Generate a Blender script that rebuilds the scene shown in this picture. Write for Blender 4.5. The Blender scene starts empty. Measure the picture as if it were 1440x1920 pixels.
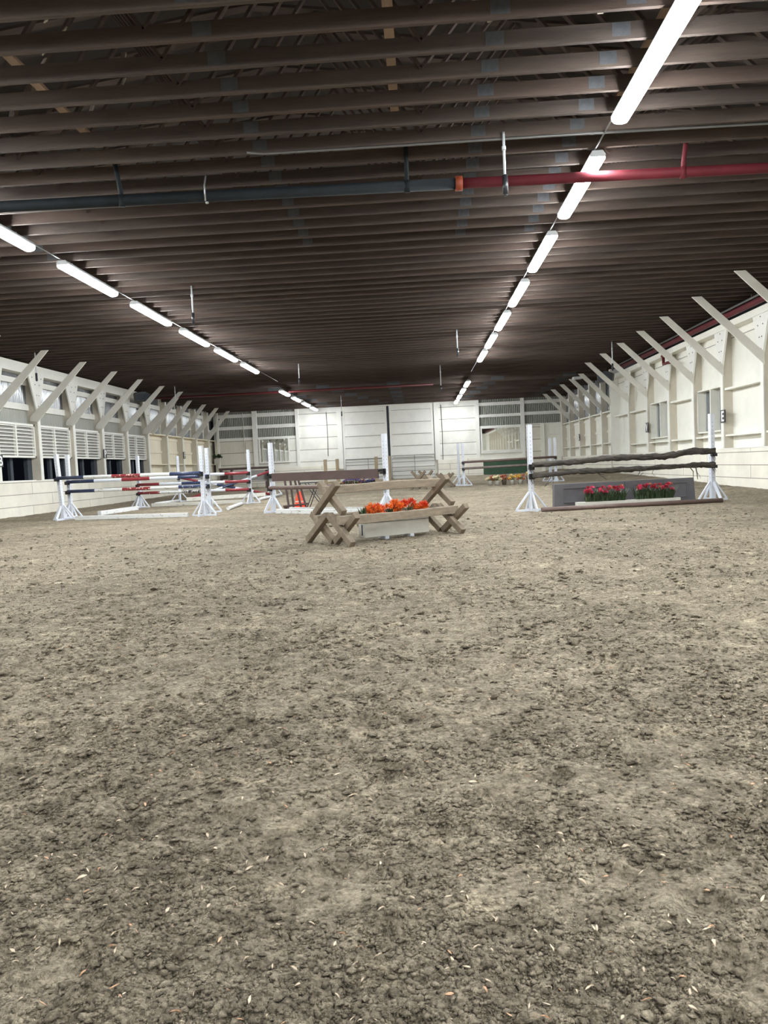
import bpy, math, random
import numpy as np
from mathutils import Vector, Matrix

# ------------------------------------------------------------------ camera, world, exposure
SC = bpy.context.scene
COL = SC.collection
SC.view_settings.view_transform = 'Standard'
SC.view_settings.look = 'None'
SC.view_settings.exposure = 2.27
SC.view_settings.gamma = 1.0
SC.view_settings.use_curve_mapping = False
LAMP_POWER = 34.0
LAMP_TINT = (0.93, 0.98, 1.0)
CAM_H = 1.10
_f = 1450.0
def _n(v):
    return Vector(v).normalized()
_y = _n((66, 89, -_f))
_z = _n((1066, 135, -_f)).cross(_y).normalized()
if _z.y < 0:
    _z = -_z
_x = _y.cross(_z)
cam_data = bpy.data.cameras.new('camera')
cam = bpy.data.objects.new('camera', cam_data)
COL.objects.link(cam)
cam.matrix_world = Matrix.Translation((0, 0, CAM_H)) @ Matrix((_x, _y, _z)).to_4x4()
cam_data.sensor_fit = 'VERTICAL'
cam_data.sensor_height = 36.0
cam_data.lens = 36.0 * _f / 1920.0
cam_data.clip_start = 0.05
cam_data.clip_end = 300
SC.camera = cam
world = bpy.data.worlds.new('night')
SC.world = world
world.use_nodes = True
world.node_tree.nodes['Background'].inputs[0].default_value = (0.010, 0.012, 0.018, 1)
world.node_tree.nodes['Background'].inputs[1].default_value = 0.06

rng = random.Random(7)
nrng = np.random.default_rng(11)

# ------------------------------------------------------------------ materials
MATS = {}
def mat(name, col, rough=0.6, metal=0.0, var=0.0, vscale=4.0, stretch=(1, 1, 1), bump=0.0, bscale=40.0, emit=0.0,
        col2=None, cut=None, spec=None, trans=0.0, coords='Object'):
    """col2 + cut: patches of a second colour (worn paint) where a noise is over the cut."""
    if name in MATS:
        return MATS[name]
    m = bpy.data.materials.new(name)
    m.use_nodes = True
    nt = m.node_tree
    b = nt.nodes['Principled BSDF']
    b.inputs['Base Color'].default_value = (*col, 1)
    b.inputs['Roughness'].default_value = rough
    b.inputs['Metallic'].default_value = metal
    if spec is not None:
        b.inputs['Specular IOR Level'].default_value = spec
    if trans:
        b.inputs['Transmission Weight'].default_value = trans
    if emit:
        b.inputs['Emission Color'].default_value = (*col, 1)
        b.inputs['Emission Strength'].default_value = emit
    if var or bump or col2:
        tc = nt.nodes.new('ShaderNodeTexCoord')
        mp = nt.nodes.new('ShaderNodeMapping')
        mp.inputs['Scale'].default_value = stretch
        nt.links.new(tc.outputs[coords], mp.inputs['Vector'])
    if var or col2:
        n1 = nt.nodes.new('ShaderNodeTexNoise')
        n1.inputs['Scale'].default_value = vscale
        n1.inputs['Detail'].default_value = 6
        n1.inputs['Roughness'].default_value = 0.65
        nt.links.new(mp.outputs[0], n1.inputs['Vector'])
        rp = nt.nodes.new('ShaderNodeValToRGB')
        if col2 and cut:
            rp.color_ramp.elements[0].position = cut
            rp.color_ramp.elements[1].position = cut + 0.03
            rp.color_ramp.elements[0].color = (*col, 1)
            rp.color_ramp.elements[1].color = (*col2, 1)
        else:
            c2 = col2 or tuple(min(1, c * (1 + var)) for c in col)
            rp.color_ramp.elements[0].position = 0.3
            rp.color_ramp.elements[1].position = 0.72
            rp.color_ramp.elements[0].color = (*[c * (1 - var) for c in col], 1)
            rp.color_ramp.elements[1].color = (*c2, 1)
        nt.links.new(n1.outputs[0], rp.inputs[0])
        nt.links.new(rp.outputs[0], b.inputs['Base Color'])
    if bump:
        n2 = nt.nodes.new('ShaderNodeTexNoise')
        n2.inputs['Scale'].default_value = bscale
        n2.inputs['Detail'].default_value = 5
        nt.links.new(mp.outputs[0], n2.inputs['Vector'])
        bp = nt.nodes.new('ShaderNodeBump')
        bp.inputs['Strength'].default_value = bump
        bp.inputs['Distance'].default_value = 0.01
        nt.links.new(n2.outputs[0], bp.inputs['Height'])
        nt.links.new(bp.outputs[0], b.inputs['Normal'])
    MATS[name] = m
    return m

def board_mat(name, col, row, length, axis, line=0.012, offset=0.37, dark=0.35, zshift=0.0):
    """painted boards: joints as thin dark lines; axis = the horizontal axis the boards run along"""
    m = mat(name, col, 0.62, var=0.10, vscale=1.3, bump=0.25, bscale=30)
    nt = m.node_tree
    b = nt.nodes['Principled BSDF']
    tc = nt.nodes.new('ShaderNodeTexCoord')
    sp = nt.nodes.new('ShaderNodeSeparateXYZ')
    nt.links.new(tc.outputs['Object'], sp.inputs[0])
    cb = nt.nodes.new('ShaderNodeCombineXYZ')
    nt.links.new(sp.outputs[{'x': 0, 'y': 1}[axis]], cb.inputs[0])
    ad = nt.nodes.new('ShaderNodeMath'); ad.operation = 'ADD'; ad.inputs[1].default_value = zshift
    nt.links.new(sp.outputs[2], ad.inputs[0])
    nt.links.new(ad.outputs[0], cb.inputs[1])
    br = nt.nodes.new('ShaderNodeTexBrick')
    br.offset = offset
    br.inputs['Scale'].default_value = 1.0
    br.inputs['Brick Width'].default_value = length
    br.inputs['Row Height'].default_value = row
    br.inputs['Mortar Size'].default_value = line
    br.inputs['Mortar Smooth'].default_value = 0.3
    br.inputs['Bias'].default_value = 0.0
    br.inputs['Color1'].default_value = (1, 1, 1, 1)
    br.inputs['Color2'].default_value = (0.93, 0.92, 0.90, 1)
    br.inputs['Mortar'].default_value = (dark, dark * 0.93, dark * 0.85, 1)
    nt.links.new(cb.outputs[0], br.inputs['Vector'])
    mx = nt.nodes.new('ShaderNodeMix'); mx.data_type = 'RGBA'; mx.blend_type = 'MULTIPLY'
    mx.inputs[0].default_value = 1.0
    src = b.inputs['Base Color'].links[0].from_socket
    nt.links.new(src, mx.inputs[6])
    nt.links.new(br.outputs[0], mx.inputs[7])
    nt.links.new(mx.outputs[2], b.inputs['Base Color'])
    return m

CREAM = (0.80, 0.785, 0.71)
WHITE = (0.80, 0.79, 0.74)
M = {}
M['cream'] = mat('cream_paint', CREAM, 0.55, var=0.06, vscale=1.5, bump=0.15, bscale=25)
M['cream_warm'] = mat('warm_cream_paint', (0.82, 0.75, 0.60), 0.55, var=0.06, vscale=1.5, bump=0.15, bscale=25)
M['white'] = mat('white_trim_paint', WHITE, 0.5, var=0.05, vscale=2, bump=0.15, bscale=30)
M['post'] = mat('post_shade_paint', (0.56, 0.515, 0.43), 0.6, var=0.08, vscale=2, bump=0.15, bscale=30)  # tan puts the shade of the near sides into the post colour
M['backing'] = mat('grey_backing_board', (0.30, 0.29, 0.27), 0.7, var=0.1)
M['brace'] = mat('brace_shade_paint', (0.66, 0.64, 0.58), 0.55, var=0.06, vscale=3, bump=0.15, bscale=30)  # greyed down: shade of the near-facing sides mixed into the paint
M['kick_left'] = board_mat('kickboard_paint_west', (0.80, 0.765, 0.67), 0.375, 4.3, 'y', line=0.010, dark=0.25, offset=0.31, zshift=0.02)
M['kick_right'] = board_mat('kickboard_paint_east', (0.80, 0.765, 0.67), 0.345, 5.2, 'y', line=0.010, dark=0.25, offset=0.41, zshift=0.0)
M['kick_far'] = board_mat('kickboard_paint_far', (0.80, 0.77, 0.68), 0.36, 3.1, 'x', zshift=0.0)
M['far_panel'] = board_mat('far_wall_board_paint', (0.80, 0.79, 0.74), 0.76, 30, 'x', line=0.022, zshift=0.68)
M['far_panel_cream'] = board_mat('far_wall_cream_paint', (0.72, 0.69, 0.60), 0.76, 30, 'x', line=0.022, zshift=0.68)  # cream boards, a little darker than the white ones
M['green'] = mat('green_kickboard_paint', (0.035, 0.085, 0.045), 0.55, var=0.25, vscale=3)
M['corr_far'] = mat('far_corrugated_sheet', (0.23, 0.235, 0.20), 0.5, var=0.2, vscale=2, stretch=(12, 12, 0.4))
M['corr_low'] = mat('opaque_corrugated_sheet', (0.33, 0.33, 0.29), 0.5, var=0.12, vscale=2, stretch=(1, 10, 0.3))
M['corr_clear'] = mat('glossy_corrugated_glazing', (0.12, 0.125, 0.13), 0.13, var=0.5, vscale=2.5, stretch=(1, 9, 0.35), spec=1.0, bump=0.4, bscale=7)
M['joist'] = mat('dark_timber_joist', (0.080, 0.060, 0.050), 0.85, spec=0.2, var=0.38, vscale=1.1, stretch=(0.6, 5, 5), bump=0.3, bscale=30)
M['joist_b'] = mat('reddish_timber_joist', (0.080, 0.057, 0.047), 0.85, spec=0.2, var=0.38, vscale=1.0, stretch=(0.5, 5, 5), bump=0.3, bscale=30)
M['joist_c'] = mat('grey_timber_joist', (0.073, 0.056, 0.048), 0.85, spec=0.2, var=0.38, vscale=1.2, stretch=(0.5, 5, 5), bump=0.3, bscale=30)
M['roof'] = mat('roof_underside', (0.035, 0.028, 0.025), 0.85, var=0.3, vscale=2)
M['runner'] = mat('tan_timber', (0.30, 0.20, 0.13), 0.7, var=0.25, vscale=2, stretch=(4, 0.6, 4))
M['scrap'] = mat('pale_batten', (0.42, 0.38, 0.30), 0.8, var=0.2)
M['plate'] = mat('galvanised_nail_plate', (0.085, 0.088, 0.095), 0.6, 0.3, var=0.2, vscale=20)
M['redpipe'] = mat('red_pipe_paint', (0.105, 0.012, 0.018), 0.65, spec=0.25, var=0.2, vscale=3)
M['blackpipe'] = mat('black_pipe_paint', (0.012, 0.015, 0.018), 0.7, spec=0.2, var=0.3, vscale=4)
M['valvered'] = mat('dark_red_valve', (0.11, 0.012, 0.016), 0.45)
M['orangeband'] = mat('orange_coupling', (0.25, 0.045, 0.015), 0.5)
M['steel'] = mat('pale_steel', (0.45, 0.46, 0.48), 0.35, 0.7, var=0.1)
M['darksteel'] = mat('dark_steel', (0.05, 0.052, 0.058), 0.35, 0.6)
M['gatesteel'] = mat('gate_tube_steel', (0.22, 0.22, 0.21), 0.45, 0.5, var=0.2)
M['conduit'] = mat('grey_conduit', (0.16, 0.155, 0.15), 0.4, 0.5)
M['lampbody'] = mat('lamp_housing_plastic', (0.60, 0.62, 0.64), 0.4)
M['jwhite'] = mat('jump_white_paint', (0.61, 0.635, 0.70), 0.45, var=0.05, vscale=5, bump=0.15, bscale=40)
M['jwhite_worn'] = mat('worn_white_paint', (0.66, 0.665, 0.66), 0.55, vscale=7, stretch=(1, 1, 3), col2=(0.33, 0.30, 0.26), cut=0.60, bump=0.3)
M['jwhite_old'] = mat('old_white_paint', (0.66, 0.64, 0.58), 0.6, vscale=5, stretch=(1, 1, 4), col2=(0.28, 0.25, 0.21), cut=0.60, bump=0.3)
M['jblue'] = mat('navy_paint', (0.020, 0.032, 0.085), 0.4, vscale=11, col2=(0.16, 0.19, 0.25), cut=0.62)
M['jred'] = mat('red_paint', (0.225, 0.022, 0.030), 0.42, vscale=11, col2=(0.50, 0.30, 0.25), cut=0.64)
M['jredworn'] = mat('chipped_red_paint', (0.225, 0.024, 0.030), 0.45, vscale=14, col2=(0.72, 0.62, 0.55), cut=0.57)
M['jblueworn'] = mat('chipped_navy_paint', (0.022, 0.035, 0.10), 0.45, vscale=14, col2=(0.40, 0.42, 0.46), cut=0.58)
M['jblackworn'] = mat('chipped_black_paint', (0.03, 0.032, 0.04), 0.5, vscale=14, col2=(0.55, 0.53, 0.50), cut=0.50)
M['hole'] = mat('peg_hole_dark', (0.05, 0.05, 0.055), 0.8)
M['cup'] = mat('black_jump_cup', (0.012, 0.012, 0.013), 0.45)
M['brown'] = mat('brown_plank_paint', (0.080, 0.050, 0.046), 0.5, var=0.22, vscale=4)
M['brownpole'] = mat('brown_pole_paint', (0.13, 0.085, 0.072), 0.55, var=0.25, vscale=5, bump=0.2)
M['greybrown'] = mat('grey_brown_pole_paint', (0.17, 0.135, 0.115), 0.6, var=0.25, vscale=5, bump=0.2)
M['bark'] = mat('grey_bark', (0.020, 0.017, 0.014), 0.95, vscale=6, stretch=(1, 4, 4), col2=(0.10, 0.085, 0.07), var=0.45, bump=1.0, bscale=28)
M['timber'] = mat('weathered_square_timber', (0.20, 0.155, 0.110), 0.85, var=0.25, vscale=2.2, stretch=(4, 4, 4), bump=0.4, bscale=40)
M['timber_rail'] = mat('weathered_rail_timber', (0.26, 0.21, 0.152), 0.85, var=0.3, vscale=3, stretch=(1, 6, 6), bump=0.6, bscale=35)
M['rawwood'] = mat('unpainted_wood', (0.42, 0.33, 0.22), 0.7, var=0.15, vscale=5)
M['greypanel'] = mat('slate_grey_paint', (0.125, 0.120, 0.130), 0.5, var=0.15, vscale=3, bump=0.1)
M['greypanel2'] = mat('mid_grey_paint', (0.30, 0.28, 0.27), 0.5, var=0.1, vscale=3)
M['boxwhite'] = mat('dusty_white_box_paint', (0.60, 0.585, 0.53), 0.6, var=0.12, vscale=2.5, bump=0.1)
M['orange'] = mat('orange_petals', (0.92, 0.21, 0.04), 0.6, var=0.3, vscale=30)
M['orange2'] = mat('deep_orange_petals', (0.72, 0.07, 0.02), 0.6, var=0.3, vscale=30)
M['pink'] = mat('pink_petals', (0.75, 0.06, 0.16), 0.6, var=0.35, vscale=30)
M['dpink'] = mat('crimson_petals', (0.42, 0.025, 0.05), 0.6, var=0.3, vscale=30)
M['yellow'] = mat('yellow_petals', (0.75, 0.48, 0.10), 0.6, var=0.3, vscale=30)
M['pale'] = mat('pale_petals', (0.80, 0.72, 0.50), 0.6, var=0.15, vscale=30)
M['rust'] = mat('rust_petals', (0.55, 0.20, 0.12), 0.6, var=0.3, vscale=30)
M['purple'] = mat('purple_petals', (0.30, 0.22, 0.60), 0.6, var=0.4, vscale=30)
M['leaf'] = mat('dark_green_leaves', (0.045, 0.075, 0.03), 0.55, var=0.4, vscale=20)
M['leafdry'] = mat('dry_olive_leaves', (0.16, 0.15, 0.075), 0.6, var=0.3, vscale=20)
M['conered'] = mat('traffic_cone_plastic', (0.85, 0.075, 0.028), 0.4, var=0.08)
M['coneband'] = mat('cone_reflective_band', (0.80, 0.42, 0.36), 0.3)
M['signblack'] = mat('sign_black', (0.015, 0.016, 0.018), 0.4)
M['letterwhite'] = mat('letter_white', (0.85, 0.85, 0.85), 0.4)
M['mirror'] = mat('mirror_glass', (0.80, 0.82, 0.80), 0.02, 1.0)
M['glass'] = mat('window_glass_night', (0.10, 0.115, 0.125), 0.06, 0.0, spec=1.0)
M['sash'] = mat('aluminium_sash', (0.55, 0.55, 0.53), 0.4, 0.3)
M['dark'] = mat('dark_board', (0.035, 0.042, 0.055), 0.7, var=0.2)
M['pot'] = mat('pot_white', (0.50, 0.48, 0.43), 0.5, var=0.1)
M['potdark'] = mat('pot_dark', (0.12, 0.09, 0.075), 0.6, var=0.1)
M['chip'] = mat('pale_wood_shavings', (0.55, 0.45, 0.33), 0.8, var=0.3, vscale=9)
M['chip2'] = mat('orange_wood_chips', (0.50, 0.30, 0.18), 0.8, var=0.3, vscale=9)
M['clod'] = mat('soil_clods', (0.20, 0.160, 0.113), 0.95, var=0.3, vscale=25)

# lamp diffuser
lm = bpy.data.materials.new('lamp_diffuser'); lm.use_nodes = True
_b = lm.node_tree.nodes['Principled BSDF']
_b.inputs['Base Color'].default_value = (0.9, 0.9, 0.9, 1)
_b.inputs['Emission Color'].default_value = (*LAMP_TINT, 1)
_b.inputs['Emission Strength'].default_value = LAMP_POWER
M['lamp'] = lm

def dirt_material():
    m = bpy.data.materials.new('arena_footing'); m.use_nodes = True
    nt = m.node_tree; b = nt.nodes['Principled BSDF']
    b.inputs['Roughness'].default_value = 0.95
    b.inputs['Specular IOR Level'].default_value = 0.2
    tc = nt.nodes.new('ShaderNodeTexCoord')
    mp = nt.nodes.new('ShaderNodeMapping'); mp.inputs['Scale'].default_value = (0.85, 1.0, 1.0)   # harrowed, so streaks run across the arena
    nt.links.new(tc.outputs['Object'], mp.inputs['Vector'])
    def noise(scale, detail=6, rough=0.6, dist=0.0):
        n = nt.nodes.new('ShaderNodeTexNoise')
        n.inputs['Scale'].default_value = scale; n.inputs['Detail'].default_value = detail
        n.inputs['Roughness'].default_value = rough; n.inputs['Distortion'].default_value = dist
        nt.links.new(mp.outputs[0], n.inputs['Vector'])
        return n
    big = noise(0.7, 5, 0.6)
    mid = noise(7, 8, 0.72)
    fine = noise(60, 6, 0.75)
    r1 = nt.nodes.new('ShaderNodeValToRGB')
    e = r1.color_ramp.elements
    e[0].position = 0.36; e[0].color = (0.188, 0.158, 0.120, 1)
    e[1].position = 0.64; e[1].color = (0.372, 0.320, 0.247, 1)
    x = r1.color_ramp.elements.new(0.5); x.color = (0.280, 0.238, 0.182, 1)
    nt.links.new(mid.outputs[0], r1.inputs[0])
    r2 = nt.nodes.new('ShaderNodeValToRGB')
    r2.color_ramp.elements[0].position = 0.35; r2.color_ramp.elements[0].color = (0.78, 0.77, 0.76, 1)
    r2.color_ramp.elements[1].position = 0.65; r2.color_ramp.elements[1].color = (1.15, 1.14, 1.12, 1)
    nt.links.new(big.outputs[0], r2.inputs[0])
    mx = nt.nodes.new('ShaderNodeMix'); mx.data_type = 'RGBA'; mx.blend_type = 'MULTIPLY'; mx.inputs[0].default_value = 1
    nt.links.new(r1.outputs[0], mx.inputs[6]); nt.links.new(r2.outputs[0], mx.inputs[7])
    r3 = nt.nodes.new('ShaderNodeValToRGB')
    r3.color_ramp.elements[0].position = 0.38; r3.color_ramp.elements[0].color = (0.72, 0.71, 0.70, 1)
    r3.color_ramp.elements[1].position = 0.56; r3.color_ramp.elements[1].color = (1.15, 1.14, 1.12, 1)
    nt.links.new(fine.outputs[0], r3.inputs[0])
    mx2 = nt.nodes.new('ShaderNodeMix'); mx2.data_type = 'RGBA'; mx2.blend_type = 'MULTIPLY'; mx2.inputs[0].default_value = 1
    nt.links.new(mx.outputs[2], mx2.inputs[6]); nt.links.new(r3.outputs[0], mx2.inputs[7])
    crumb = noise(24, 9, 0.80)
    r4 = nt.nodes.new('ShaderNodeValToRGB')
    r4.color_ramp.elements[0].position = 0.41; r4.color_ramp.elements[0].color = (0.74, 0.73, 0.71, 1)
    r4.color_ramp.elements[1].position = 0.53; r4.color_ramp.elements[1].color = (1.10, 1.10, 1.09, 1)
    x4 = r4.color_ramp.elements.new(0.66); x4.color = (1.32, 1.31, 1.28, 1)
    nt.links.new(crumb.outputs[0], r4.inputs[0])
    mx3 = nt.nodes.new('ShaderNodeMix'); mx3.data_type = 'RGBA'; mx3.blend_type = 'MULTIPLY'; mx3.inputs[0].default_value = 1
    nt.links.new(mx2.outputs[2], mx3.inputs[6]); nt.links.new(r4.outputs[0], mx3.inputs[7])
    trod = noise(4.2, 1.5, 0.5)
    r5 = nt.nodes.new('ShaderNodeValToRGB')
    r5.color_ramp.elements[0].position = 0.62; r5.color_ramp.elements[0].color = (1, 1, 1, 1)
    r5.color_ramp.elements[1].position = 0.70; r5.color_ramp.elements[1].color = (1.34, 1.34, 1.32, 1)
    nt.links.new(trod.outputs[0], r5.inputs[0])
    mx4 = nt.nodes.new('ShaderNodeMix'); mx4.data_type = 'RGBA'; mx4.blend_type = 'MULTIPLY'; mx4.inputs[0].default_value = 1
    nt.links.new(mx3.outputs[2], mx4.inputs[6]); nt.links.new(r5.outputs[0], mx4.inputs[7])
    vo = nt.nodes.new('ShaderNodeTexVoronoi'); vo.inputs['Scale'].default_value = 62; vo.inputs['Randomness'].default_value = 1.0
    vo2 = nt.nodes.new('ShaderNodeTexVoronoi'); vo2.inputs['Scale'].default_value = 135; vo2.inputs['Randomness'].default_value = 1.0
    wob = noise(45, 4, 0.7)
    va = nt.nodes.new('ShaderNodeVectorMath'); va.operation = 'MULTIPLY_ADD'
    va.inputs[1].default_value = (0.007, 0.007, 0.007)
    nt.links.new(wob.outputs[1], va.inputs[0]); nt.links.new(mp.outputs[0], va.inputs[2])
    nt.links.new(va.outputs[0], vo.inputs['Vector']); nt.links.new(va.outputs[0], vo2.inputs['Vector'])
    s1 = nt.nodes.new('ShaderNodeSeparateColor'); s2 = nt.nodes.new('ShaderNodeSeparateColor')
    nt.links.new(vo.outputs['Color'], s1.inputs[0]); nt.links.new(vo2.outputs['Color'], s2.inputs[0])
    grit = nt.nodes.new('ShaderNodeMath'); grit.operation = 'MULTIPLY_ADD'; grit.inputs[1].default_value = 0.5
    half = nt.nodes.new('ShaderNodeMath'); half.operation = 'MULTIPLY'; half.inputs[1].default_value = 0.5
    nt.links.new(s2.outputs[0], half.inputs[0])
    nt.links.new(s1.outputs[0], grit.inputs[0]); nt.links.new(half.outputs[0], grit.inputs[2])
    b3 = nt.nodes.new('ShaderNodeBump'); b3.invert = True; b3.inputs['Strength'].default_value = 0.9; b3.inputs['Distance'].default_value = 0.012
    nt.links.new(vo.outputs['Distance'], b3.inputs['Height'])
    r6 = nt.nodes.new('ShaderNodeValToRGB')
    r6.color_ramp.elements[0].position = 0.08; r6.color_ramp.elements[0].color = (0.72, 0.71, 0.69, 1)
    r6.color_ramp.elements[1].position = 0.60; r6.color_ramp.elements[1].color = (1.12, 1.12, 1.11, 1)
    nt.links.new(grit.outputs[0], r6.inputs[0])
    mx5 = nt.nodes.new('ShaderNodeMix'); mx5.data_type = 'RGBA'; mx5.blend_type = 'MULTIPLY'; mx5.inputs[0].default_value = 1
    nt.links.new(mx4.outputs[2], mx5.inputs[6]); nt.links.new(r6.outputs[0], mx5.inputs[7])
    nt.links.new(mx5.outputs[2], b.inputs['Base Color'])
    # bump: crumbs and lumps
    b1 = nt.nodes.new('ShaderNodeBump'); b1.inputs['Strength'].default_value = 1.0; b1.inputs['Distance'].default_value = 0.035
    b2 = nt.nodes.new('ShaderNodeBump'); b2.inputs['Strength'].default_value = 1.0; b2.inputs['Distance'].default_value = 0.008
    n3 = noise(22, 6, 0.65)
    n4 = noise(120, 5, 0.7)
    nt.links.new(n3.outputs[0], b1.inputs['Height'])
    nt.links.new(n4.outputs[0], b2.inputs['Height'])
    nt.links.new(b1.outputs[0], b2.inputs['Normal'])
    nt.links.new(b2.outputs[0], b3.inputs['Normal'])
    nt.links.new(b3.outputs[0], b.inputs['Normal'])
    return m
M['dirt'] = dirt_material()

# ------------------------------------------------------------------ mesh helpers
class MB:
    def __init__(s):
        s.v = []; s.f = []; s.mi = []; s.sm = []
    def add(s, verts, faces, mi=0, smooth=False):
        o = len(s.v)
        s.v.extend([tuple(v) for v in verts])
        s.f.extend([tuple(i + o for i in f) for f in faces])
        s.mi.extend([mi] * len(faces)); s.sm.extend([smooth] * len(faces))
        return s
    def box(s, x0, x1, y0, y1, z0, z1, mi=0, mtx=None):
        vs = [Vector((x, y, z)) for x in (x0, x1) for y in (y0, y1) for z in (z0, z1)]
        if mtx is not None:
            vs = [mtx @ v for v in vs]
        return s.add(vs, [(0, 1, 3, 2), (4, 6, 7, 5), (0, 4, 5, 1), (2, 3, 7, 6), (0, 2, 6, 4), (1, 5, 7, 3)], mi)
    def beam(s, p0, p1, w, h, up=(0, 0, 1), mi=0):
        p0 = Vector(p0); p1 = Vector(p1); d = (p1 - p0).normalized()
        side = d.cross(Vector(up))
        if side.length < 1e-4:
            side = d.cross(Vector((1, 0, 0)))
        side.normalize(); u = side.cross(d).normalized()
        vs = []
        for p in (p0, p1):
            for a, b in ((-1, -1), (1, -1), (1, 1), (-1, 1)):
                vs.append(p + side * (a * w / 2) + u * (b * h / 2))
        return s.add(vs, [(0, 3, 2, 1), (4, 5, 6, 7), (0, 1, 5, 4), (1, 2, 6, 5), (2, 3, 7, 6), (3, 0, 4, 7)], mi)
    def prism(s, poly, d0, d1, mi=0):
        """poly: list of 3D points; extruded from poly+d0 to poly+d1"""
        n = len(poly); d0 = Vector(d0); d1 = Vector(d1)
        vs = [Vector(p) + d0 for p in poly] + [Vector(p) + d1 for p in poly]
        fs = [tuple(range(n))[::-1], tuple(range(n, 2 * n))] + [(i, (i + 1) % n, n + (i + 1) % n, n + i) for i in range(n)]
        return s.add(vs, fs, mi)
    def tube(s, pts, rad, seg=12, mi=0, cap=True, smooth=True):
        pts = [Vector(p) for p in pts]
        if not hasattr(rad, '__len__'):
            rad = [rad] * len(pts)
        rings = []
        ref = None
        for i, p in enumerate(pts):
            d = (pts[min(i + 1, len(pts) - 1)] - pts[max(i - 1, 0)]).normalized()
            if ref is None:
                ref = Vector((0, 0, 1)) if abs(d.z) < 0.9 else Vector((1, 0, 0))
            a = d.cross(ref).normalized(); b = a.cross(d).normalized(); ref = b
            rings.append([p + (a * math.cos(t) + b * math.sin(t)) * rad[i] for t in [2 * math.pi * k / seg for k in range(seg)]])
        vs = [v for r in rings for v in r]
        mis = mi if hasattr(mi, '__len__') else [mi] * (len(pts) - 1)
        o = len(s.v)
        s.v.extend([tuple(v) for v in vs])
        for i in range(len(pts) - 1):
            for k in range(seg):
                s.f.append((o + i * seg + k, o + i * seg + (k + 1) % seg, o + (i + 1) * seg + (k + 1) % seg, o + (i + 1) * seg + k))
                s.mi.append(mis[i]); s.sm.append(smooth)
        if cap:
            s.f.append(tuple(o + k for k in range(seg))[::-1]); s.mi.append(mis[0]); s.sm.append(False)
            s.f.append(tuple(o + (len(pts) - 1) * seg + k for k in range(seg))); s.mi.append(mis[-1]); s.sm.append(False)
        return s
    def lathe(s, prof, c=(0, 0, 0), seg=20, mi=0, smooth=True):
        c = Vector(c)
        return s.tube([c + Vector((0, 0, z)) for r, z in prof], [max(r, 1e-4) for r, z in prof], seg, mi, True, smooth)
    def corr(s, axis, a0, a1, plane, z0, z1, amp=0.016, period=0.10, mi=0):
        n = max(2, int((a1 - a0) / period * 6))
        vs = []
        for i in range(n + 1):
            a = a0 + (a1 - a0) * i / n
            q = plane + amp * math.sin(2 * math.pi * a / period)
            for z in (z0, z1):
                vs.append((q, a, z) if axis == 'y' else (a, q, z))
        return s.add(vs, [(2 * i, 2 * i + 2, 2 * i + 3, 2 * i + 1) for i in range(n)], mi, True)
    def build(s, name, mats, parent=None, bevel=0.0, loc=None, at=None):
        me = bpy.data.meshes.new(name)
        if loc is not None:
            L = Vector(loc)
            vv = [tuple(Vector(v) - L) for v in s.v]
        else:
            vv = s.v
        me.from_pydata(vv, [], s.f)
        if not isinstance(mats, (list, tuple)):
            mats = [mats]
        for m in mats:
            me.materials.append(m)
        me.polygons.foreach_set('material_index', s.mi)
        me.polygons.foreach_set('use_smooth', s.sm)
        me.update()
        o = bpy.data.objects.new(name, me)
        COL.objects.link(o)
        if loc is not None:
            o.location = loc
        if at is not None:
            o.location = at
        if parent is not None:
            o.parent = parent
        if bevel:
            md = o.modifiers.new('bevel', 'BEVEL'); md.width = bevel; md.segments = 2; md.limit_method = 'ANGLE'
        return o

def tag(o, label=None, cat=None, group=None, kind=None):
    if label: o['label'] = label
    if cat: o['category'] = cat
    if group: o['group'] = group
    if kind: o['kind'] = kind
    return o
def empty(name, loc=(0, 0, 0), rz=0.0):
    o = bpy.data.objects.new(name, None); COL.objects.link(o)
    o.empty_display_size = 0.2
    o.location = loc; o.rotation_euler = (0, 0, rz)
    return o
def thing(name, label, cat, loc=(0, 0, 0), rz=0.0, group=None):
    return tag(empty(name, loc, rz), label, cat, group)
def struct(name, loc=(0, 0, 0)):
    return tag(empty(name, loc), kind='structure')
def copy_tree(o, parent=None):
    c = o.copy(); COL.objects.link(c)
    if parent is not None: c.parent = parent
    for ch in [k for k in o.children]:
        copy_tree(ch, c)
    return c

EYE = Vector((0, 0, CAM_H))
KS = 1.05          # side walls were measured in a unit a little short of the floor's; sized up here about one survey point
KF = 49.9 / 49.4
KC = 0.953
def grow(o, k):
    o.location = EYE + (Vector(o.location) - EYE) * k
    o.scale = Vector(o.scale) * k
    return o
# ------------------------------------------------------------------ ground
def sst(t):
    t = np.clip(t, 0, 1); return t * t * (3 - 2 * t)
def ground(x, y):
    return .26 * sst((y - 20) / 30) * (.38 + .62 * sst((x + 13) / 12)) + np.minimum(.15, .03 + .011 * np.maximum(0, y - 21)) * sst((x - 7.4) / 1.6) * sst((y - 14) / 6)
def gz(x, y):
    return float(ground(np.float64(x), np.float64(y)))
XL, XR, YF, YB = -12.52, 8.70, 49.40, -9.0      # inner kickboard faces, far wall, wall behind the camera

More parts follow.
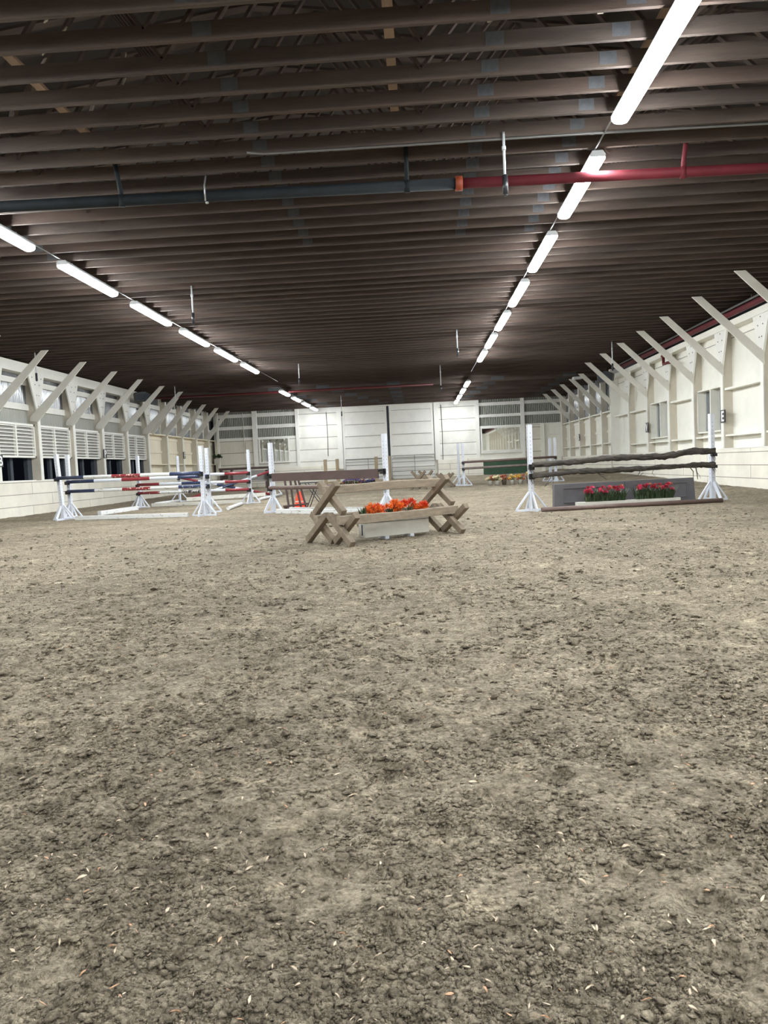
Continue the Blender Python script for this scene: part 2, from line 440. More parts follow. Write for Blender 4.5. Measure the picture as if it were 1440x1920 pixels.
def vnoise(x, y, seed):
    xi = np.floor(x).astype(np.int64); yi = np.floor(y).astype(np.int64)
    xf = x - xi; yf = y - yi
    def h(a, b):
        n = (a * 374761393 + b * 668265263 + seed * 974634777) & 0x7fffffff
        n = ((n ^ (n >> 13)) * 1274126177) & 0x7fffffff
        n = (n ^ (n >> 16)) & 0xffff
        return n / 65535.0
    u = xf * xf * (3 - 2 * xf); v = yf * yf * (3 - 2 * yf)
    return (h(xi, yi) * (1 - u) + h(xi + 1, yi) * u) * (1 - v) + (h(xi, yi + 1) * (1 - u) + h(xi + 1, yi + 1) * u) * v - 0.5

def build_floor():
    nx, ny = 1250, 1400
    u = np.linspace(-1, 1, nx)
    def spread(u, lo, hi, c, k):
        # dense around c
        s = np.sinh(np.linspace(np.arcsinh((lo - c) / k), np.arcsinh((hi - c) / k), len(u))) * k + c
        return s
    xs = spread(u, XL * KS - 0.3, XR * KS + 0.3, 0.0, 1.2)
    ys = spread(np.linspace(0, 1, ny), YB - 0.6, YF + 0.8, 1.6, 0.9)
    X, Y = np.meshgrid(xs, ys)
    Z = ground(X, Y)
    d = np.zeros_like(X)
    for fr, am, sd in ((0.8, 0.018, 1), (2.1, 0.020, 2), (5.0, 0.024, 3), (11.0, 0.019, 4), (23.0, 0.013, 5), (46.0, 0.0075, 6), (88.0, 0.0038, 7)):
        a = 0.6 + sd
        xs_ = X * 0.68
        xr = xs_ * math.cos(a) - Y * math.sin(a); yr = xs_ * math.sin(a) + Y * math.cos(a)
        wx = vnoise(xr * fr * .7 + 7, yr * fr * .7, sd + 50); wy = vnoise(xr * fr * .7, yr * fr * .7 + 5, sd + 70)
        nse = vnoise(xr * fr + wx * .4, yr * fr + wy * .4, sd)
        if fr > 4:
            nse = np.abs(nse) - 0.2             # billowed: clods with sharp creases between
        d += am * nse
    # smoother, trodden patches
    pat = sst((vnoise(X * 1.3, Y * 1.3, 31) + 0.18) * 3.0)
    d = d * (0.55 + 0.6 * pat)
    # hoof prints
    for _ in range(2600):
        py = 0.6 + 26 * nrng.random() ** 1.5
        px = nrng.uniform(-1, 1) * min(12, 1.2 + py * 0.62)
        r = nrng.uniform(0.055, 0.085); an = nrng.uniform(0, 6.28); dep = nrng.uniform(0.007, 0.018)
        i0, i1 = np.searchsorted(xs, [px - 2.2 * r, px + 2.2 * r]); j0, j1 = np.searchsorted(ys, [py - 2.2 * r, py + 2.2 * r])
        if i1 - i0 < 2 or j1 - j0 < 2: continue
        sx = X[j0:j1, i0:i1] - px; sy = Y[j0:j1, i0:i1] - py
        rr = np.sqrt((sx * math.cos(an) + sy * math.sin(an)) ** 2 + ((-sx * math.sin(an) + sy * math.cos(an)) / 1.15) ** 2) / r
        d[j0:j1, i0:i1] += -dep * np.exp(-(rr / 0.9) ** 4) + 0.4 * dep * np.exp(-((rr - 1.25) / 0.28) ** 2)
    Z = Z + d
    v = np.stack([X, Y, Z], -1).reshape(-1, 3).astype(np.float32)
    idx = np.arange(nx * ny).reshape(ny, nx)
    q = np.stack([idx[:-1, :-1], idx[:-1, 1:], idx[1:, 1:], idx[1:, :-1]], -1).reshape(-1, 4).astype(np.int32)
    me = bpy.data.meshes.new('floor')
    me.vertices.add(len(v)); me.vertices.foreach_set('co', v.ravel())
    me.loops.add(q.size); me.loops.foreach_set('vertex_index', q.ravel())
    me.polygons.add(len(q))
    me.polygons.foreach_set('loop_start', np.arange(0, q.size, 4, dtype=np.int32))
    me.polygons.foreach_set('loop_total', np.full(len(q), 4, dtype=np.int32))
    me.polygons.foreach_set('use_smooth', np.ones(len(q), dtype=bool))
    me.update(calc_edges=True)
    me.materials.append(M['dirt'])
    o = bpy.data.objects.new('floor', me); COL.objects.link(o)
    tag(o, kind='structure')
    return xs, ys, Z
FXS, FYS, FZ = build_floor()
def fz(x, y):
    i = min(max(int(np.searchsorted(FXS, x)), 1), len(FXS) - 1); j = min(max(int(np.searchsorted(FYS, y)), 1), len(FYS) - 1)
    return float(FZ[j, i])

# ------------------------------------------------------------------ walls
POST_L = [38.3 - 0.0, 35.6, 33.0, 30.4, 27.8, 25.2, 22.6, 20.0]
LOW_L = [38.3, 40.85, 43.4, 46.0, 48.6]
POST_R = [32.5, 29.9, 27.35, 24.95, 22.6, 20.0, 17.4]
LOW_R = [37.25, 39.7, 42.3, 45.0, 47.4]
WPL = -12.80            # plane of the rails, west wall
WPR = 8.95

wl = struct('wall_left')
mb = MB(); mb.box(XL - 0.32, XL, YB, YF, -0.1, 1.13); mb.build('kickboard', M['kick_left'], wl)
mb = MB(); mb.box(XL - 0.34, XL + 0.012, YB, YF, 1.13, 1.155); mb.build('kickboard_cap', M['white'], wl)
# near stretch outside the frame: plain boards
mb = MB(); mb.box(WPL - 0.05, WPL, YB, 20.0, 1.155, 5.35); mb.build('panel', M['cream'], wl)
mb = MB(); mb.box(WPL - 0.2, WPL - 0.02, YB, 36.2, 4.88, 5.1); mb.build('wall_plate', M['dark'], wl)
for y in [20.0 - 2.6 * k for k in range(1, 9)] + POST_L[1:]:
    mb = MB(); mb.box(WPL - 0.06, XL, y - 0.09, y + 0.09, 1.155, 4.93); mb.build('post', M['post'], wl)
for y in LOW_L:
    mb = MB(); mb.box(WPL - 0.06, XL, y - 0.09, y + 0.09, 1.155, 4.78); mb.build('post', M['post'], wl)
mb = MB(); mb.box(WPL - 0.06, XL + 0.02, YB, 36.0, 4.60, 4.93); mb.build('header_beam', M['white'], wl)
for y in POST_L[1:]:
    if y < 22: continue
    mb = MB(); mb.prism([(0, y - 0.09, 3.42), (0, y + 0.09, 3.42), (0, y + 0.52, 4.62), (0, y - 0.52, 4.62)], (XL - 0.02, 0, 0), (XL + 0.03, 0, 0)); g_ = mb.build('gusset', M['white'], wl)
    mb = MB()
    for (dy, z) in ((0, 3.6), (-.07, 3.95), (.08, 3.95), (-.13, 4.3), (.16, 4.3), (0, 4.48), (-.3, 4.52), (.3, 4.52)):
        mb.tube([(XL + 0.03, y + dy, z), (XL + 0.042, y + dy, z)], 0.018, 8)
    mb.build('bolt', M['conduit'], g_)
prev = 20.0
for y in [22.6, 25.2, 27.8, 30.4, 33.0, 35.6]:
    a, b = prev + 0.09, y - 0.09
    for z0, z1, nm in ((3.46, 3.66, 'rail'), (4.28, 4.46, 'rail')):
        mb = MB(); mb.box(WPL - 0.04, WPL + 0.03, a, b, z0, z1); mb.build(nm, M['white'], wl)
    mb = MB(); mb.corr('y', a, b, WPL - 0.05, 2.95, 3.48); mb.build('corrugated_sheet', M['corr_low'], wl)
    mb = MB(); mb.corr('y', a, b, WPL - 0.05, 3.64, 4.30); mb.corr('y', a, b, WPL - 0.05, 4.44, 4.66); mb.build('corrugated_glazing', M['corr_clear'], wl)
    prev = y
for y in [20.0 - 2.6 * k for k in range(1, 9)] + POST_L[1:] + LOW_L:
    mb = MB(); mb.box(XL, XL + 0.022, y - 0.085, y + 0.085, 1.155, 3.3 if y < 36 else 4.78); mb.build('post_lit_face', M['white'], wl)  # added white strip: the lamp-lit inner side of each post as colour
# louvred windows
pairs = [(20.0, 22.6), (22.6, 25.2), (25.2, 27.8), (27.8, 30.4), (30.4, 33.0), (33.0, 35.6)]
for k, (y0, y1) in enumerate(pairs[1:] + [pairs[0]]):
    a, b = y0 + 0.10, y1 - 0.10
    w = struct('window_%d' % (k + 1), (WPL + 0.12, (a + b) / 2, 1.155))
    mb = MB(); zt, zb = 3.0, 1.90
    mb.box(-0.02, 0.05, a - (a + b) / 2, a - (a + b) / 2 + 0.07, zb - 1.155, zt - 1.155)
    h = (b - a) / 2
    mb = MB()
    mb.box(-0.03, 0.06, -h, -h + 0.07, zb - 1.155, zt - 1.155); mb.box(-0.03, 0.06, h - 0.07, h, zb - 1.155, zt - 1.155)
    mb.box(-0.03, 0.06, -h, h, zt - 1.155 - 0.07, zt - 1.155); mb.box(-0.03, 0.06, -h, h, zb - 1.155, zb - 1.155 + 0.06)
    mb.build('window_frame', M['white'], w)
    mb = MB(); mb.box(-0.03, 0.065, -0.035, 0.035, zb - 1.155 + .05, zt - 1.155 - .06); mb.build('mullion', M['white'], w)
    mb = MB(); ns = 9
    for s_ in range(ns):
        z = zb - 1.155 + 0.12 + (zt - zb - 0.22) * s_ / (ns - 1)
        mb.box(-0.005, 0.045, -h + 0.07, h - 0.07, z - 0.015, z + 0.015)
    mb.build('louvre_slats', M['white'], w)
    mb = MB(); mb.box(-0.06, -0.035, -h, h, zb - 1.155, zt - 1.155); mb.build('backing_panel', M['backing'], w)
    mb = MB(); mb.box(-0.25, -0.15, -0.10, 0.06, 0, zb - 1.155); mb.box(-0.25, -0.12, h - 0.28, h, 0, zb - 1.155); mb.build('shutter_stile', M['dark'], w)
    mb = MB(); mb.box(-0.30, 0.0, -h, h, -0.002, 0.02); mb.build('window_sill', M['white'], w)
# stepped stretch with the lower roof
prev = 35.6
for y in LOW_L + [49.4]:
    a, b = prev + 0.09, y - 0.09
    mb = MB(); mb.box(WPL - 0.08, WPL - 0.03, a, b, 1.155, 3.10); p_ = mb.build('panel', M['cream_warm'], wl)
    mb = MB()
    for z in (1.60, 2.30, 2.95):
        mb.box(WPL - 0.035, WPL + 0.02, a, b, z - 0.06, z + 0.06)
    mb.build('batten', M['cream_warm'], wl)
    mb = MB(); mb.box(WPL - 0.04, XL - 0.02, a, b, 1.66, 1.70); mb.box(WPL - 0.04, XL - 0.02, a, b, 3.10, 3.15); mb.build('ledge', M['cream_warm'], wl)
    mb = MB(); mb.corr('y', a, b, WPL - 0.05, 3.15, 5.03); mb.build('corrugated_glazing', M['corr_clear'], wl)
    mb = MB(); mb.box(WPL - 0.04, WPL + 0.03, a, b, 3.62, 3.80); mb.box(WPL - 0.04, WPL + 0.03, a, b, 4.38, 4.58); mb.build('rail', M['white'], wl)
    mb = MB(); mb.box(WPL - 0.04, WPL + 0.02, a, a + 0.10, 3.15, 5.0); mb.box(WPL - 0.04, WPL + 0.02, b - 0.10, b, 3.15, 5.0); mb.build('stud', M['cream'], wl)
    prev = y

wr = struct('wall_right')
mb = MB(); mb.box(XR, XR + 0.32, YB, YF, -0.1, 1.14); mb.build('kickboard', M['kick_right'], wr)
mb = MB(); mb.box(XR - 0.012, XR + 0.34, YB, YF, 1.14, 1.165); mb.build('kickboard_cap', M['white'], wr)
for y in [17.4 - 2.6 * k for k in range(1, 8)] + POST_R:
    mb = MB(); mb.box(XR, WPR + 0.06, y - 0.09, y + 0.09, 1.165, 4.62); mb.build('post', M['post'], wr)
mb = MB(); mb.box(XR - 0.10, WPR + 0.06, 34.95, 35.2, 1.165, 4.92); mb.build('corner_post', M['white'], wr)
for y in LOW_R:
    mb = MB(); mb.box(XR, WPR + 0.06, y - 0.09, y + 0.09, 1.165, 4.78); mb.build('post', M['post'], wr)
mb = MB(); mb.box(XR - 0.06, WPR + 0.06, YB, 35.1, 4.46, 4.64); mb.build('header_beam', M['cream'], wr)  # white beam given cream, so its shade sits in the colour
mb = MB(); mb.box(WPR, WPR + 0.2, YB, 35.1, 4.64, 5.1); mb.build('wall_plate', M['dark'], wr)
for y in POST_R:
    mb = MB(); mb.prism([(0, y - 0.09, 3.46), (0, y + 0.09, 3.46), (0, y + 0.48, 4.5), (0, y - 0.48, 4.5)], (XR - 0.03, 0, 0), (XR + 0.02, 0, 0)); g_ = mb.build('gusset', M['white'], wr)
    mb = MB()
    for (dy, z) in ((0, 3.6), (-.07, 3.9), (.08, 3.9), (-.13, 4.2), (.16, 4.2), (0, 4.4)):
        mb.tube([(XR - 0.042, y + dy, z), (XR - 0.03, y + dy, z)], 0.016, 8)
    mb.build('bolt', M['conduit'], g_)
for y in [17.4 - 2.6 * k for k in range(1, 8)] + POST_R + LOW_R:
    mb = MB(); mb.box(XR - 0.022, XR, y - 0.085, y + 0.085, 1.165, 3.5 if y < 35 else 4.78); mb.build('post_lit_face', M['white'], wr)  # added strip, white to paint the lit inner side of the post
ys_r = sorted([YB] + [17.4 - 2.6 * k for k in range(1, 8)] + POST_R + [35.1])
winbays = {(17.4, 20.0), (22.6, 24.95), (27.35, 29.9)}
wk = 7
for y0, y1 in zip(ys_r[:-1], ys_r[1:]):
    a, b = y0 + 0.09, y1 - 0.09
    if b - a < 0.3: continue
    door = abs(y0 - 32.5) < 0.01
    win = (y0, y1) in winbays
    if win:
        mb = MB()
        mb.box(WPR, WPR + 0.05, a, b, 1.165, 1.66); mb.box(WPR, WPR + 0.05, a, b, 2.98, 4.5)
        mb.build('panel', M['cream'], wr)
        w = struct('window_%d' % wk, (WPR, (a + b) / 2, 1.66)); wk += 1
        h = (b - a) / 2; H = 1.32
        mb = MB()
        mb.box(-0.16, 0.14, -h, -h + 0.04, 0, H); mb.box(-0.16, 0.14, h - 0.04, h, 0, H)
        mb.box(-0.16, 0.14, -h, h, H - 0.04, H); mb.box(-0.16, 0.14, -h, h, 0, 0.04)
        mb.build('window_frame', M['cream'], w)
        mb = MB(); mb.box(-0.16, 0.10, -0.03, 0.03, 0.04, H - 0.04); mb.build('mullion', M['cream'], w)
        mb = MB(); mb.box(0.10, 0.115, -h + 0.04, h - 0.04, 0.04, H - 0.04); mb.build('pane', M['glass'], w)
        mb = MB()
        for yy in (-h + 0.42, -0.12, 0.12, 0.55, h - 0.1):
            mb.box(0.06, 0.11, yy - 0.03, yy + 0.03, 0.04, H - 0.04)
        mb.build('sash', M['sash'], w)
    elif door:
        mb = MB()
        mb.box(WPR, WPR + 0.05, a, b, 2.95, 4.5); mb.box(WPR, WPR + 0.05, b - 0.75, b, 1.165, 2.95)
        mb.build('panel', M['cream'], wr)
        dr = struct('door_3', (WPR, (a + b) / 2, 1.165))
        mb = MB(); mb.box(-0.03, 0.06, b - 0.78 - (a + b) / 2, b - 0.70 - (a + b) / 2, 0, 1.78); mb.box(-0.03, 0.06, a - (a + b) / 2, b - .7 - (a + b) / 2, 1.72, 1.80); mb.build('door_frame', M['white'], dr)
        mb = MB(); mb.box(0.04, 0.08, a - .02 - (a + b) / 2, b - 0.74 - (a + b) / 2, 0, 1.75); mb.build('door_leaf', M['cream'], dr)
        mb = MB(); mb.tube([(0.04, a - (a + b) / 2 + .2, .55), (-0.03, a - (a + b) / 2 + .2, .55)], 0.025); mb.build('door_handle', M['steel'], dr)
    else:
        mb = MB(); mb.box(WPR, WPR + 0.05, a, b, 1.165, 4.5); mb.build('panel', M['cream'], wr)
    if y0 >= 17.3:
        mb = MB()
        mb.box(WPR - 0.008, WPR + 0.01, a, b, 4.24, 4.262)
        mb.build('joint', M['backing'], wr)
        if not door:
            mb = MB(); mb.box(XR + 0.03, WPR, a, b, 1.50, 1.55); mb.build('ledge', M['cream'], wr)
        if not win:
            mb = MB(); mb.box(XR + 0.03, WPR, a, b, 2.80, 2.86); mb.build('ledge', M['cream'], wr)
prev = 35.2
for i, y in enumerate(LOW_R + [49.4]):
    a, b = prev + (0.09 if i else 0), y - 0.09
    mb = MB(); mb.box(WPR + 0.02, WPR + 0.06, a, b, 1.165, 3.10); mb.build('panel', M['cream'], wr)
    mb = MB()
    for z in (1.60, 2.25, 2.95):
        mb.box(WPR - 0.02, WPR + 0.03, a, b, z - 0.06, z + 0.06)
    mb.build('batten', M['cream'], wr)
    mb = MB(); mb.box(XR + 0.02, WPR + 0.04, a, b, 1.66, 1.70); mb.box(XR + 0.02, WPR + 0.04, a, b, 3.10, 3.15); mb.build('ledge', M['cream'], wr)
    mb = MB(); mb.corr('y', a, b, WPR + 0.04, 3.15, 5.03); mb.build('corrugated_glazing', M['corr_clear'], wr)
    if i > 1:
        mb = MB(); mb.box(WPR - 0.03, WPR + 0.04, a, b, 3.62, 3.80); mb.box(WPR - 0.03, WPR + 0.04, a, b, 4.38, 4.58); mb.build('rail', M['white'], wr)
    if i == 0:
        w = struct('window_%d' % wk, (WPR, (a + b) / 2, 3.6)); wk += 1; h = (b - a) / 2 - .1
        mb = MB()
        for (p, q, r, t) in ((-h, -h + .05, 0, 1.1), (h - .05, h, 0, 1.1), (-h, h, 0, .05), (-h, h, 1.05, 1.1), (-h, h, .62, .67)):
            mb.box(-0.05, 0.01, p, q, r, t)
        mb.build('window_frame', M['dark'], w)
        mb = MB(); mb.box(-0.02, -0.01, -h, h, 0.02, 1.08); mb.build('pane', M['glass'], w)
    prev = y

# far wall
wf = struct('wall_far')
Y = YF
def fb(x0, x1, z0, z1, m, name, d=0.0, t=0.06, parent=None):
    mb = MB(); mb.box(x0, x1, Y - d - t, Y - d, z0, z1); return mb.build(name, m, parent or wf)
mb = MB(); mb.box(-13.1, 9.3, Y + 0.06, Y + 0.12, -0.1, 5.4); mb.build('backing_wall', M['cream'], wf)
# kickboards
fb(-12.85, -5.1, 0.0, 1.32, M['kick_far'], 'kickboard', 0.0, 0.16)
fb(1.2, 4.05, 0.0, 1.34, M['kick_far'], 'kickboard', 0.0, 0.16)
fb(4.06, 6.8, 0.0, 1.12, M['green'], 'green_kickboard', 0.0, 0.16)
fb(4.06, 6.8, 1.12, 1.2, M['white'], 'kickboard_cap', 0.0, 0.18)
# bays
fb(-12.85, -10.5, 1.32, 3.14, M['far_panel_cream'], 'panel')
fb(-10.4, -7.75, 1.32, 3.2, M['far_panel'], 'panel')
fb(-7.7, -5.05, 1.32, 5.0, M['far_panel'], 'panel')
fb(1.2, 3.75, 1.34, 5.03, M['far_panel'], 'panel')
fb(3.8, 6.6, 1.2, 1.62, M['cream'], 'panel')
fb(6.7, 7.8, 0.0, 3.3, M['far_panel_cream'], 'panel')
for (x0, x1, bands) in ((-12.85, -10.5, (3.14, 3.33, 3.86, 4.07, 4.62, 4.84)), (-10.4, -7.75, (3.2, 3.31, 3.87, 4.09, 4.61, 4.85)),
                        (3.85, 6.5, (3.24, 3.34, 3.88, 4.06, 4.61, 4.81)), (6.7, 9.1, (3.28, 3.36, 3.90, 4.10, 4.62, 4.82))):
    for i in (0, 2, 4):
        fb(x0, x1, bands[i], bands[i + 1], M['white'], 'rail', -0.02, 0.08)
    mb = MB()
    for z0, z1 in ((bands[1] - .02, bands[2] + .02), (bands[3] - .02, bands[4] + .02), (bands[5] - .02, 5.05)):
        mb.corr('x', x0, x1, Y + 0.03, z0, z1, 0.022, 0.115)
    mb.build('corrugated_sheet', M['corr_far'], wf)
for x0, x1, z0, z1, m in ((-10.56, -10.26, 1.32, 5.03, 'white'), (-7.78, -7.58, 1.32, 5.05, 'white'), (-5.12, -4.80, 1.05, 5.0, 'white'),
                          (1.05, 1.36, 1.34, 5.03, 'white'), (3.66, 3.90, 1.34, 5.06, 'white'), (6.50, 6.74, 1.2, 5.08, 'white'), (7.72, 7.95, 0.2, 3.3, 'cream'), (8.98, 9.12, 1.2, 5.05, 'cream'), (-12.9, -12.75, 1.2, 5.0, 'cream')):
    fb(x0, x1, z0, z1, M[m], 'post', 0.02, 0.12)
fb(-5.1, 1.3, 4.90, 4.97, M['white'], 'door_track', 0.1, 0.1)
fb(3.86, 6.5, 1.60, 1.70, M['white'], 'ledge', 0.0, 0.14)
# sliding doors
for nm, x0, x1 in (('door_1', -4.78, -1.94), ('door_2', -1.78, 1.0)):
    dr = struct(nm, (0, 0, 0))
    fb(x0, x1, 0.22, 4.9, M['white'], 'door_leaf', 0.02, 0.05, dr)
    mb = MB()
    for z in (4.78, 3.94, 3.20, 2.46, 1.72, 0.95):
        mb.box(x0, x1, Y - 0.10, Y - 0.07, z - 0.11, z + 0.11)
    mb.box(x0, x0 + 0.14, Y - 0.102, Y - 0.07, 0.3, 4.88); mb.box(x1 - 0.14, x1, Y - 0.102, Y - 0.07, 0.3, 4.88)
    mb.build('door_rail', M['white'], dr)
    mb = MB()
    for z in (4.83, 4.05, 3.31, 2.57, 1.83):
        mb.box(x0 + .14, x1 - .14, Y - 0.104, Y - 0.098, z - 0.24, z - 0.215)
    mb.build('shadow_gap', M['backing'], dr)
mb = MB(); mb.box(-1.94, -1.78, Y - 0.06, Y, 0.2, 4.9); mb.build('door_gap', M['dark'], wf)
dr = struct('door_4')
fb(7.95, 9.0, 0.2, 2.62, M['cream'], 'door_leaf', -0.03, 0.03, dr)
fb(7.95, 9.0, 2.62, 2.72, M['cream'], 'door_frame', 0.0, 0.06, dr)
fb(7.95, 9.0, 2.72, 3.3, M['cream'], 'transom_panel', -0.02, 0.05, dr)
# wall behind the camera
wb = struct('wall_back')
mb = MB(); mb.box(-13, 9.2, YB - 0.1, YB, -0.1, 5.4); mb.build('panel', M['cream'], wb)

for o in [wl, wr] + [o for o in COL.objects if o.parent is None and o.name.startswith('window_')] + [o for o in COL.objects if o.name == 'door_3'] + [wb]:
    grow(o, KS)
for o in [wf] + [o for o in COL.objects if o.name in ('door_1', 'door_2', 'door_4')]:
    grow(o, KF)

# ------------------------------------------------------------------ ceiling
ce = struct('ceiling')
Z0 = 5.15
JM = [M['joist'], M['joist_b'], M['joist_c']]
jy = 7.222 * KC
n_j = 0
js = []
for k in range(-31, 65):
    y = jy + 0.5535 * KC * k
    if y > 37.7: break
    mb = MB(); mb.box(-13.7, 9.7, y - 0.024, y + 0.024, Z0, Z0 + 0.165)
    j = mb.build('joist', JM[(k * 7) % 3], ce, loc=(0, y, Z0))
    js.append((y, j))
    if 4.5 < y < 14.5:
        mb = MB(); top = lambda x: 6.1 + (9.0 - abs(x + 2)) * 0.13
        nodes = [-12.8, -10.2, -7.6, -5.0, -2.4, 0.2, 2.8, 5.4, 8.6]
        for q in range(len(nodes) - 1):
            a, b = nodes[q], nodes[q + 1]; m_ = (a + b) / 2
            mb.beam((a, 0.0, 0.12), (m_, 0.0, top(m_) - Z0), 0.036, 0.075, up=(0, 1, 0))
            mb.beam((m_, 0.0, top(m_) - Z0), (b, 0.0, 0.12), 0.036, 0.075, up=(0, 1, 0))
        mb.beam((-13, 0, top(-13) - Z0), (-2, 0, top(-2) - Z0), 0.036, 0.14, up=(0, 1, 0)); mb.beam((-2, 0, top(-2) - Z0), (9.2, 0, top(9.2) - Z0), 0.036, 0.14, up=(0, 1, 0))
        mb.build('truss_web', JM[(k * 5) % 3], j)
        mb = MB()
        for x in (0.92, 2.15, -1.85, -6.6):
            mb.box(x - 0.09, x + 0.09, -0.027, 0.027, 0.03, 0.16)
        mb.build('nail_plate', M['plate'], j)
for (x, y0, y1, z) in ((-4.15, 2.0, 10.6, 5.60), (-0.12, 2.0, 10.6, 5.60), (2.72, 2.0, 10.55, 5.60), (4.9, 2.0, 10.6, 5.6), (-9.0, 2.0, 10.6, 5.6)):
    mb = MB(); mb.box(x * KC - 0.05, x * KC + 0.05, y0 * KC, y1 * KC, z - 0.22, z - 0.18); mb.build('runner', M['runner'], ce)
for (x, y, dx) in ((-4.0, 7.0, .02), (-3.75, 7.0, .1), (-4.6, 7.5, 0), (-3.4, 7.55, .1), (-4.9, 8.1, 0), (-3.7, 8.1, .2), (-5.2, 8.65, 0), (-4.1, 8.65, .1), (-3.1, 8.65, 0), (-4.4, 9.2, 0), (-3.4, 9.2, .1), (-4.0, 9.8, .05), (-5.0, 9.8, 0),
                   (.3, 7.0, 0), (.9, 7.0, .1), (1.4, 7.6, .1), (2.0, 8.1, 0), (.9, 8.1, .1), (3.6, 7.0, .1), (4.2, 7.05, 0), (4.0, 7.6, 0)):
    mb = MB(); mb.beam((x * KC, y * KC, 5.30), ((x + dx) * KC, y * KC + 0.15, 5.62), 0.055, 0.012); mb.build('batten_scrap', M['scrap'], ce)
mb = MB()
mb.add([(-14.0, YB - .4, 6.2), (-2, YB - .4, 7.75), (10.0, YB - .4, 6.2), (-14.0, 38.0, 6.2), (-2, 38.0, 7.75), (10.0, 38.0, 6.2)], [(0, 3, 4, 1), (1, 4, 5, 2)])
mb.add([(-14.0, YB - .4, 5.0), (-14.0, 38.0, 5.0), (-14.0, 38.0, 6.2), (-14.0, YB - .4, 6.2)], [(0, 1, 2, 3)])
mb.add([(10.0, YB - .4, 5.0), (10.0, 38.0, 5.0), (10.0, 38.0, 6.2), (10.0, YB - .4, 6.2)], [(0, 1, 2, 3)])
mb.add([(-14.0, YB - .4, 5.0), (10.0, YB - .4, 5.0), (10.0, YB - .4, 7.75), (-14.0, YB - .4, 7.75)], [(0, 1, 2, 3)])
mb.build('roof_deck', M['roof'], ce)
mb = MB(); mb.add([(-14.0, 38.0, 5.55), (10.0, 38.0, 5.55), (10.0, 38.0, 7.8), (-14.0, 38.0, 7.8)], [(0, 1, 2, 3)]); mb.add([(-14.0, 38.0, 5.6), (10.0, 38.0, 5.6), (10.0, 50.3, 5.6), (-14.0, 50.3, 5.6)], [(0, 1, 2, 3)])
mb.build('low_roof_deck', M['roof'], ce)
# lower trusses over the far end
for i, y in enumerate((38.4, 40.6, 42.9, 45.3, 47.6, 49.4)):
    mb = MB(); mb.box(-13.7, 9.7, y - 0.045, y + 0.045, 5.0, 5.40); b_ = mb.build('truss_chord', M['joist_b'] if i % 2 else M['joist'], ce, loc=(0, y, 5.0))
    mb = MB()
    for x in (-1.1, -7.0 + i * .3, 4.0 - i * .2, -4.6 + i * .5, 7.5):
        mb.box(x - 0.32, x + 0.32, -0.05, -0.046, 0.06, 0.26)
    mb.build('nail_plate', M['plate'], b_)

# ------------------------------------------------------------------ knee braces
def brace(side, y, high, label):
    zt = 4.95 if high else 4.79
    if side == 'L':
        xt = -10.72 if high else -11.12
        poly = [(xt - 0.22, 0, zt), (xt, 0, zt), (-12.47, 0, 3.08), (-12.74, 0, 3.10), (-12.74, 0, 3.24)]
    else:
        xt = 6.95 if high else 7.20
        poly = [(xt, 0, zt), (xt + 0.24, 0, zt), (8.70, 0, 3.50), (8.70, 0, 3.20)]
    mb = MB(); mb.prism(poly, (0, y - 0.135, 0), (0, y - 0.095, 0))
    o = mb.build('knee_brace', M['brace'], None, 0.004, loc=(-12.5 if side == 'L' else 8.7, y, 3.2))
    tag(o, label, 'brace', 'pale knee braces along the two long walls')
    return grow(o, KS)
ORD = ['first', 'second', 'third', 'fourth', 'fifth', 'sixth', 'seventh', 'eighth']
for i, y in enumerate((20.0, 22.6, 25.2, 27.8, 30.4, 33.0, 35.6)):
    brace('L', y, True, 'tall sloping white brace on the louvred wall, %s from the near end' % ORD[i])
for i, y in enumerate((36.3, 38.3, 40.85, 43.4, 46.0)):
    brace('L', y, False, 'shorter sloping brace beyond the louvres, %s counted towards the far corner' % ORD[i])
for i, y in enumerate((17.4, 20.0, 22.6, 24.95, 27.35, 29.9, 32.5)):
    brace('R', y, True, 'tall sloping white brace on the wall with deep windows, %s from the near end' % ORD[i])
for i, y in enumerate((35.1, 37.25, 39.7, 42.3, 45.0)):
    brace('R', y, False, 'shorter sloping brace past the deep-windowed wall, %s counted towards the far corner' % ORD[i])

# ------------------------------------------------------------------ strip lamps
def make_lamp():
    r = empty('strip_lamp')
    L = 1.26
    mb = MB()
    sec = [(-0.10, 0.0), (-0.11, 0.03), (-0.07, 0.085), (0.07, 0.085), (0.11, 0.03), (0.10, 0.0)]
    mb.prism([(x, 0, z) for x, z in sec], (0, -L, 0), (0, L, 0)); mb.build('lamp_housing', M['lampbody'], r)
    mb = MB()
    sec = [(-0.105, 0.0), (-0.102, -0.028), (-0.078, -0.056), (-0.035, -0.070), (0.035, -0.070), (0.078, -0.056), (0.102, -0.028), (0.105, 0.0)]
    mb.prism([(x, 0, z) for x, z in sec], (0, -L + .02, 0), (0, L - .02, 0)); mb.build('lamp_diffuser', M['lamp'], r)
    for y in (-0.8, 0.8):
        mb = MB(); mb.box(-0.012, 0.012, y - 0.012, y + 0.012, 0.085, 0.14); mb.build('hanger', M['steel'], r)
    return r
LN = ['overhead', 'partly above the frame', 'nearest visible', 'first beyond the big pipe', 'second beyond the big pipe', 'third beyond the big pipe', 'fourth beyond the big pipe', 'fifth beyond the big pipe', 'last before the ceiling step']
lamp0 = None
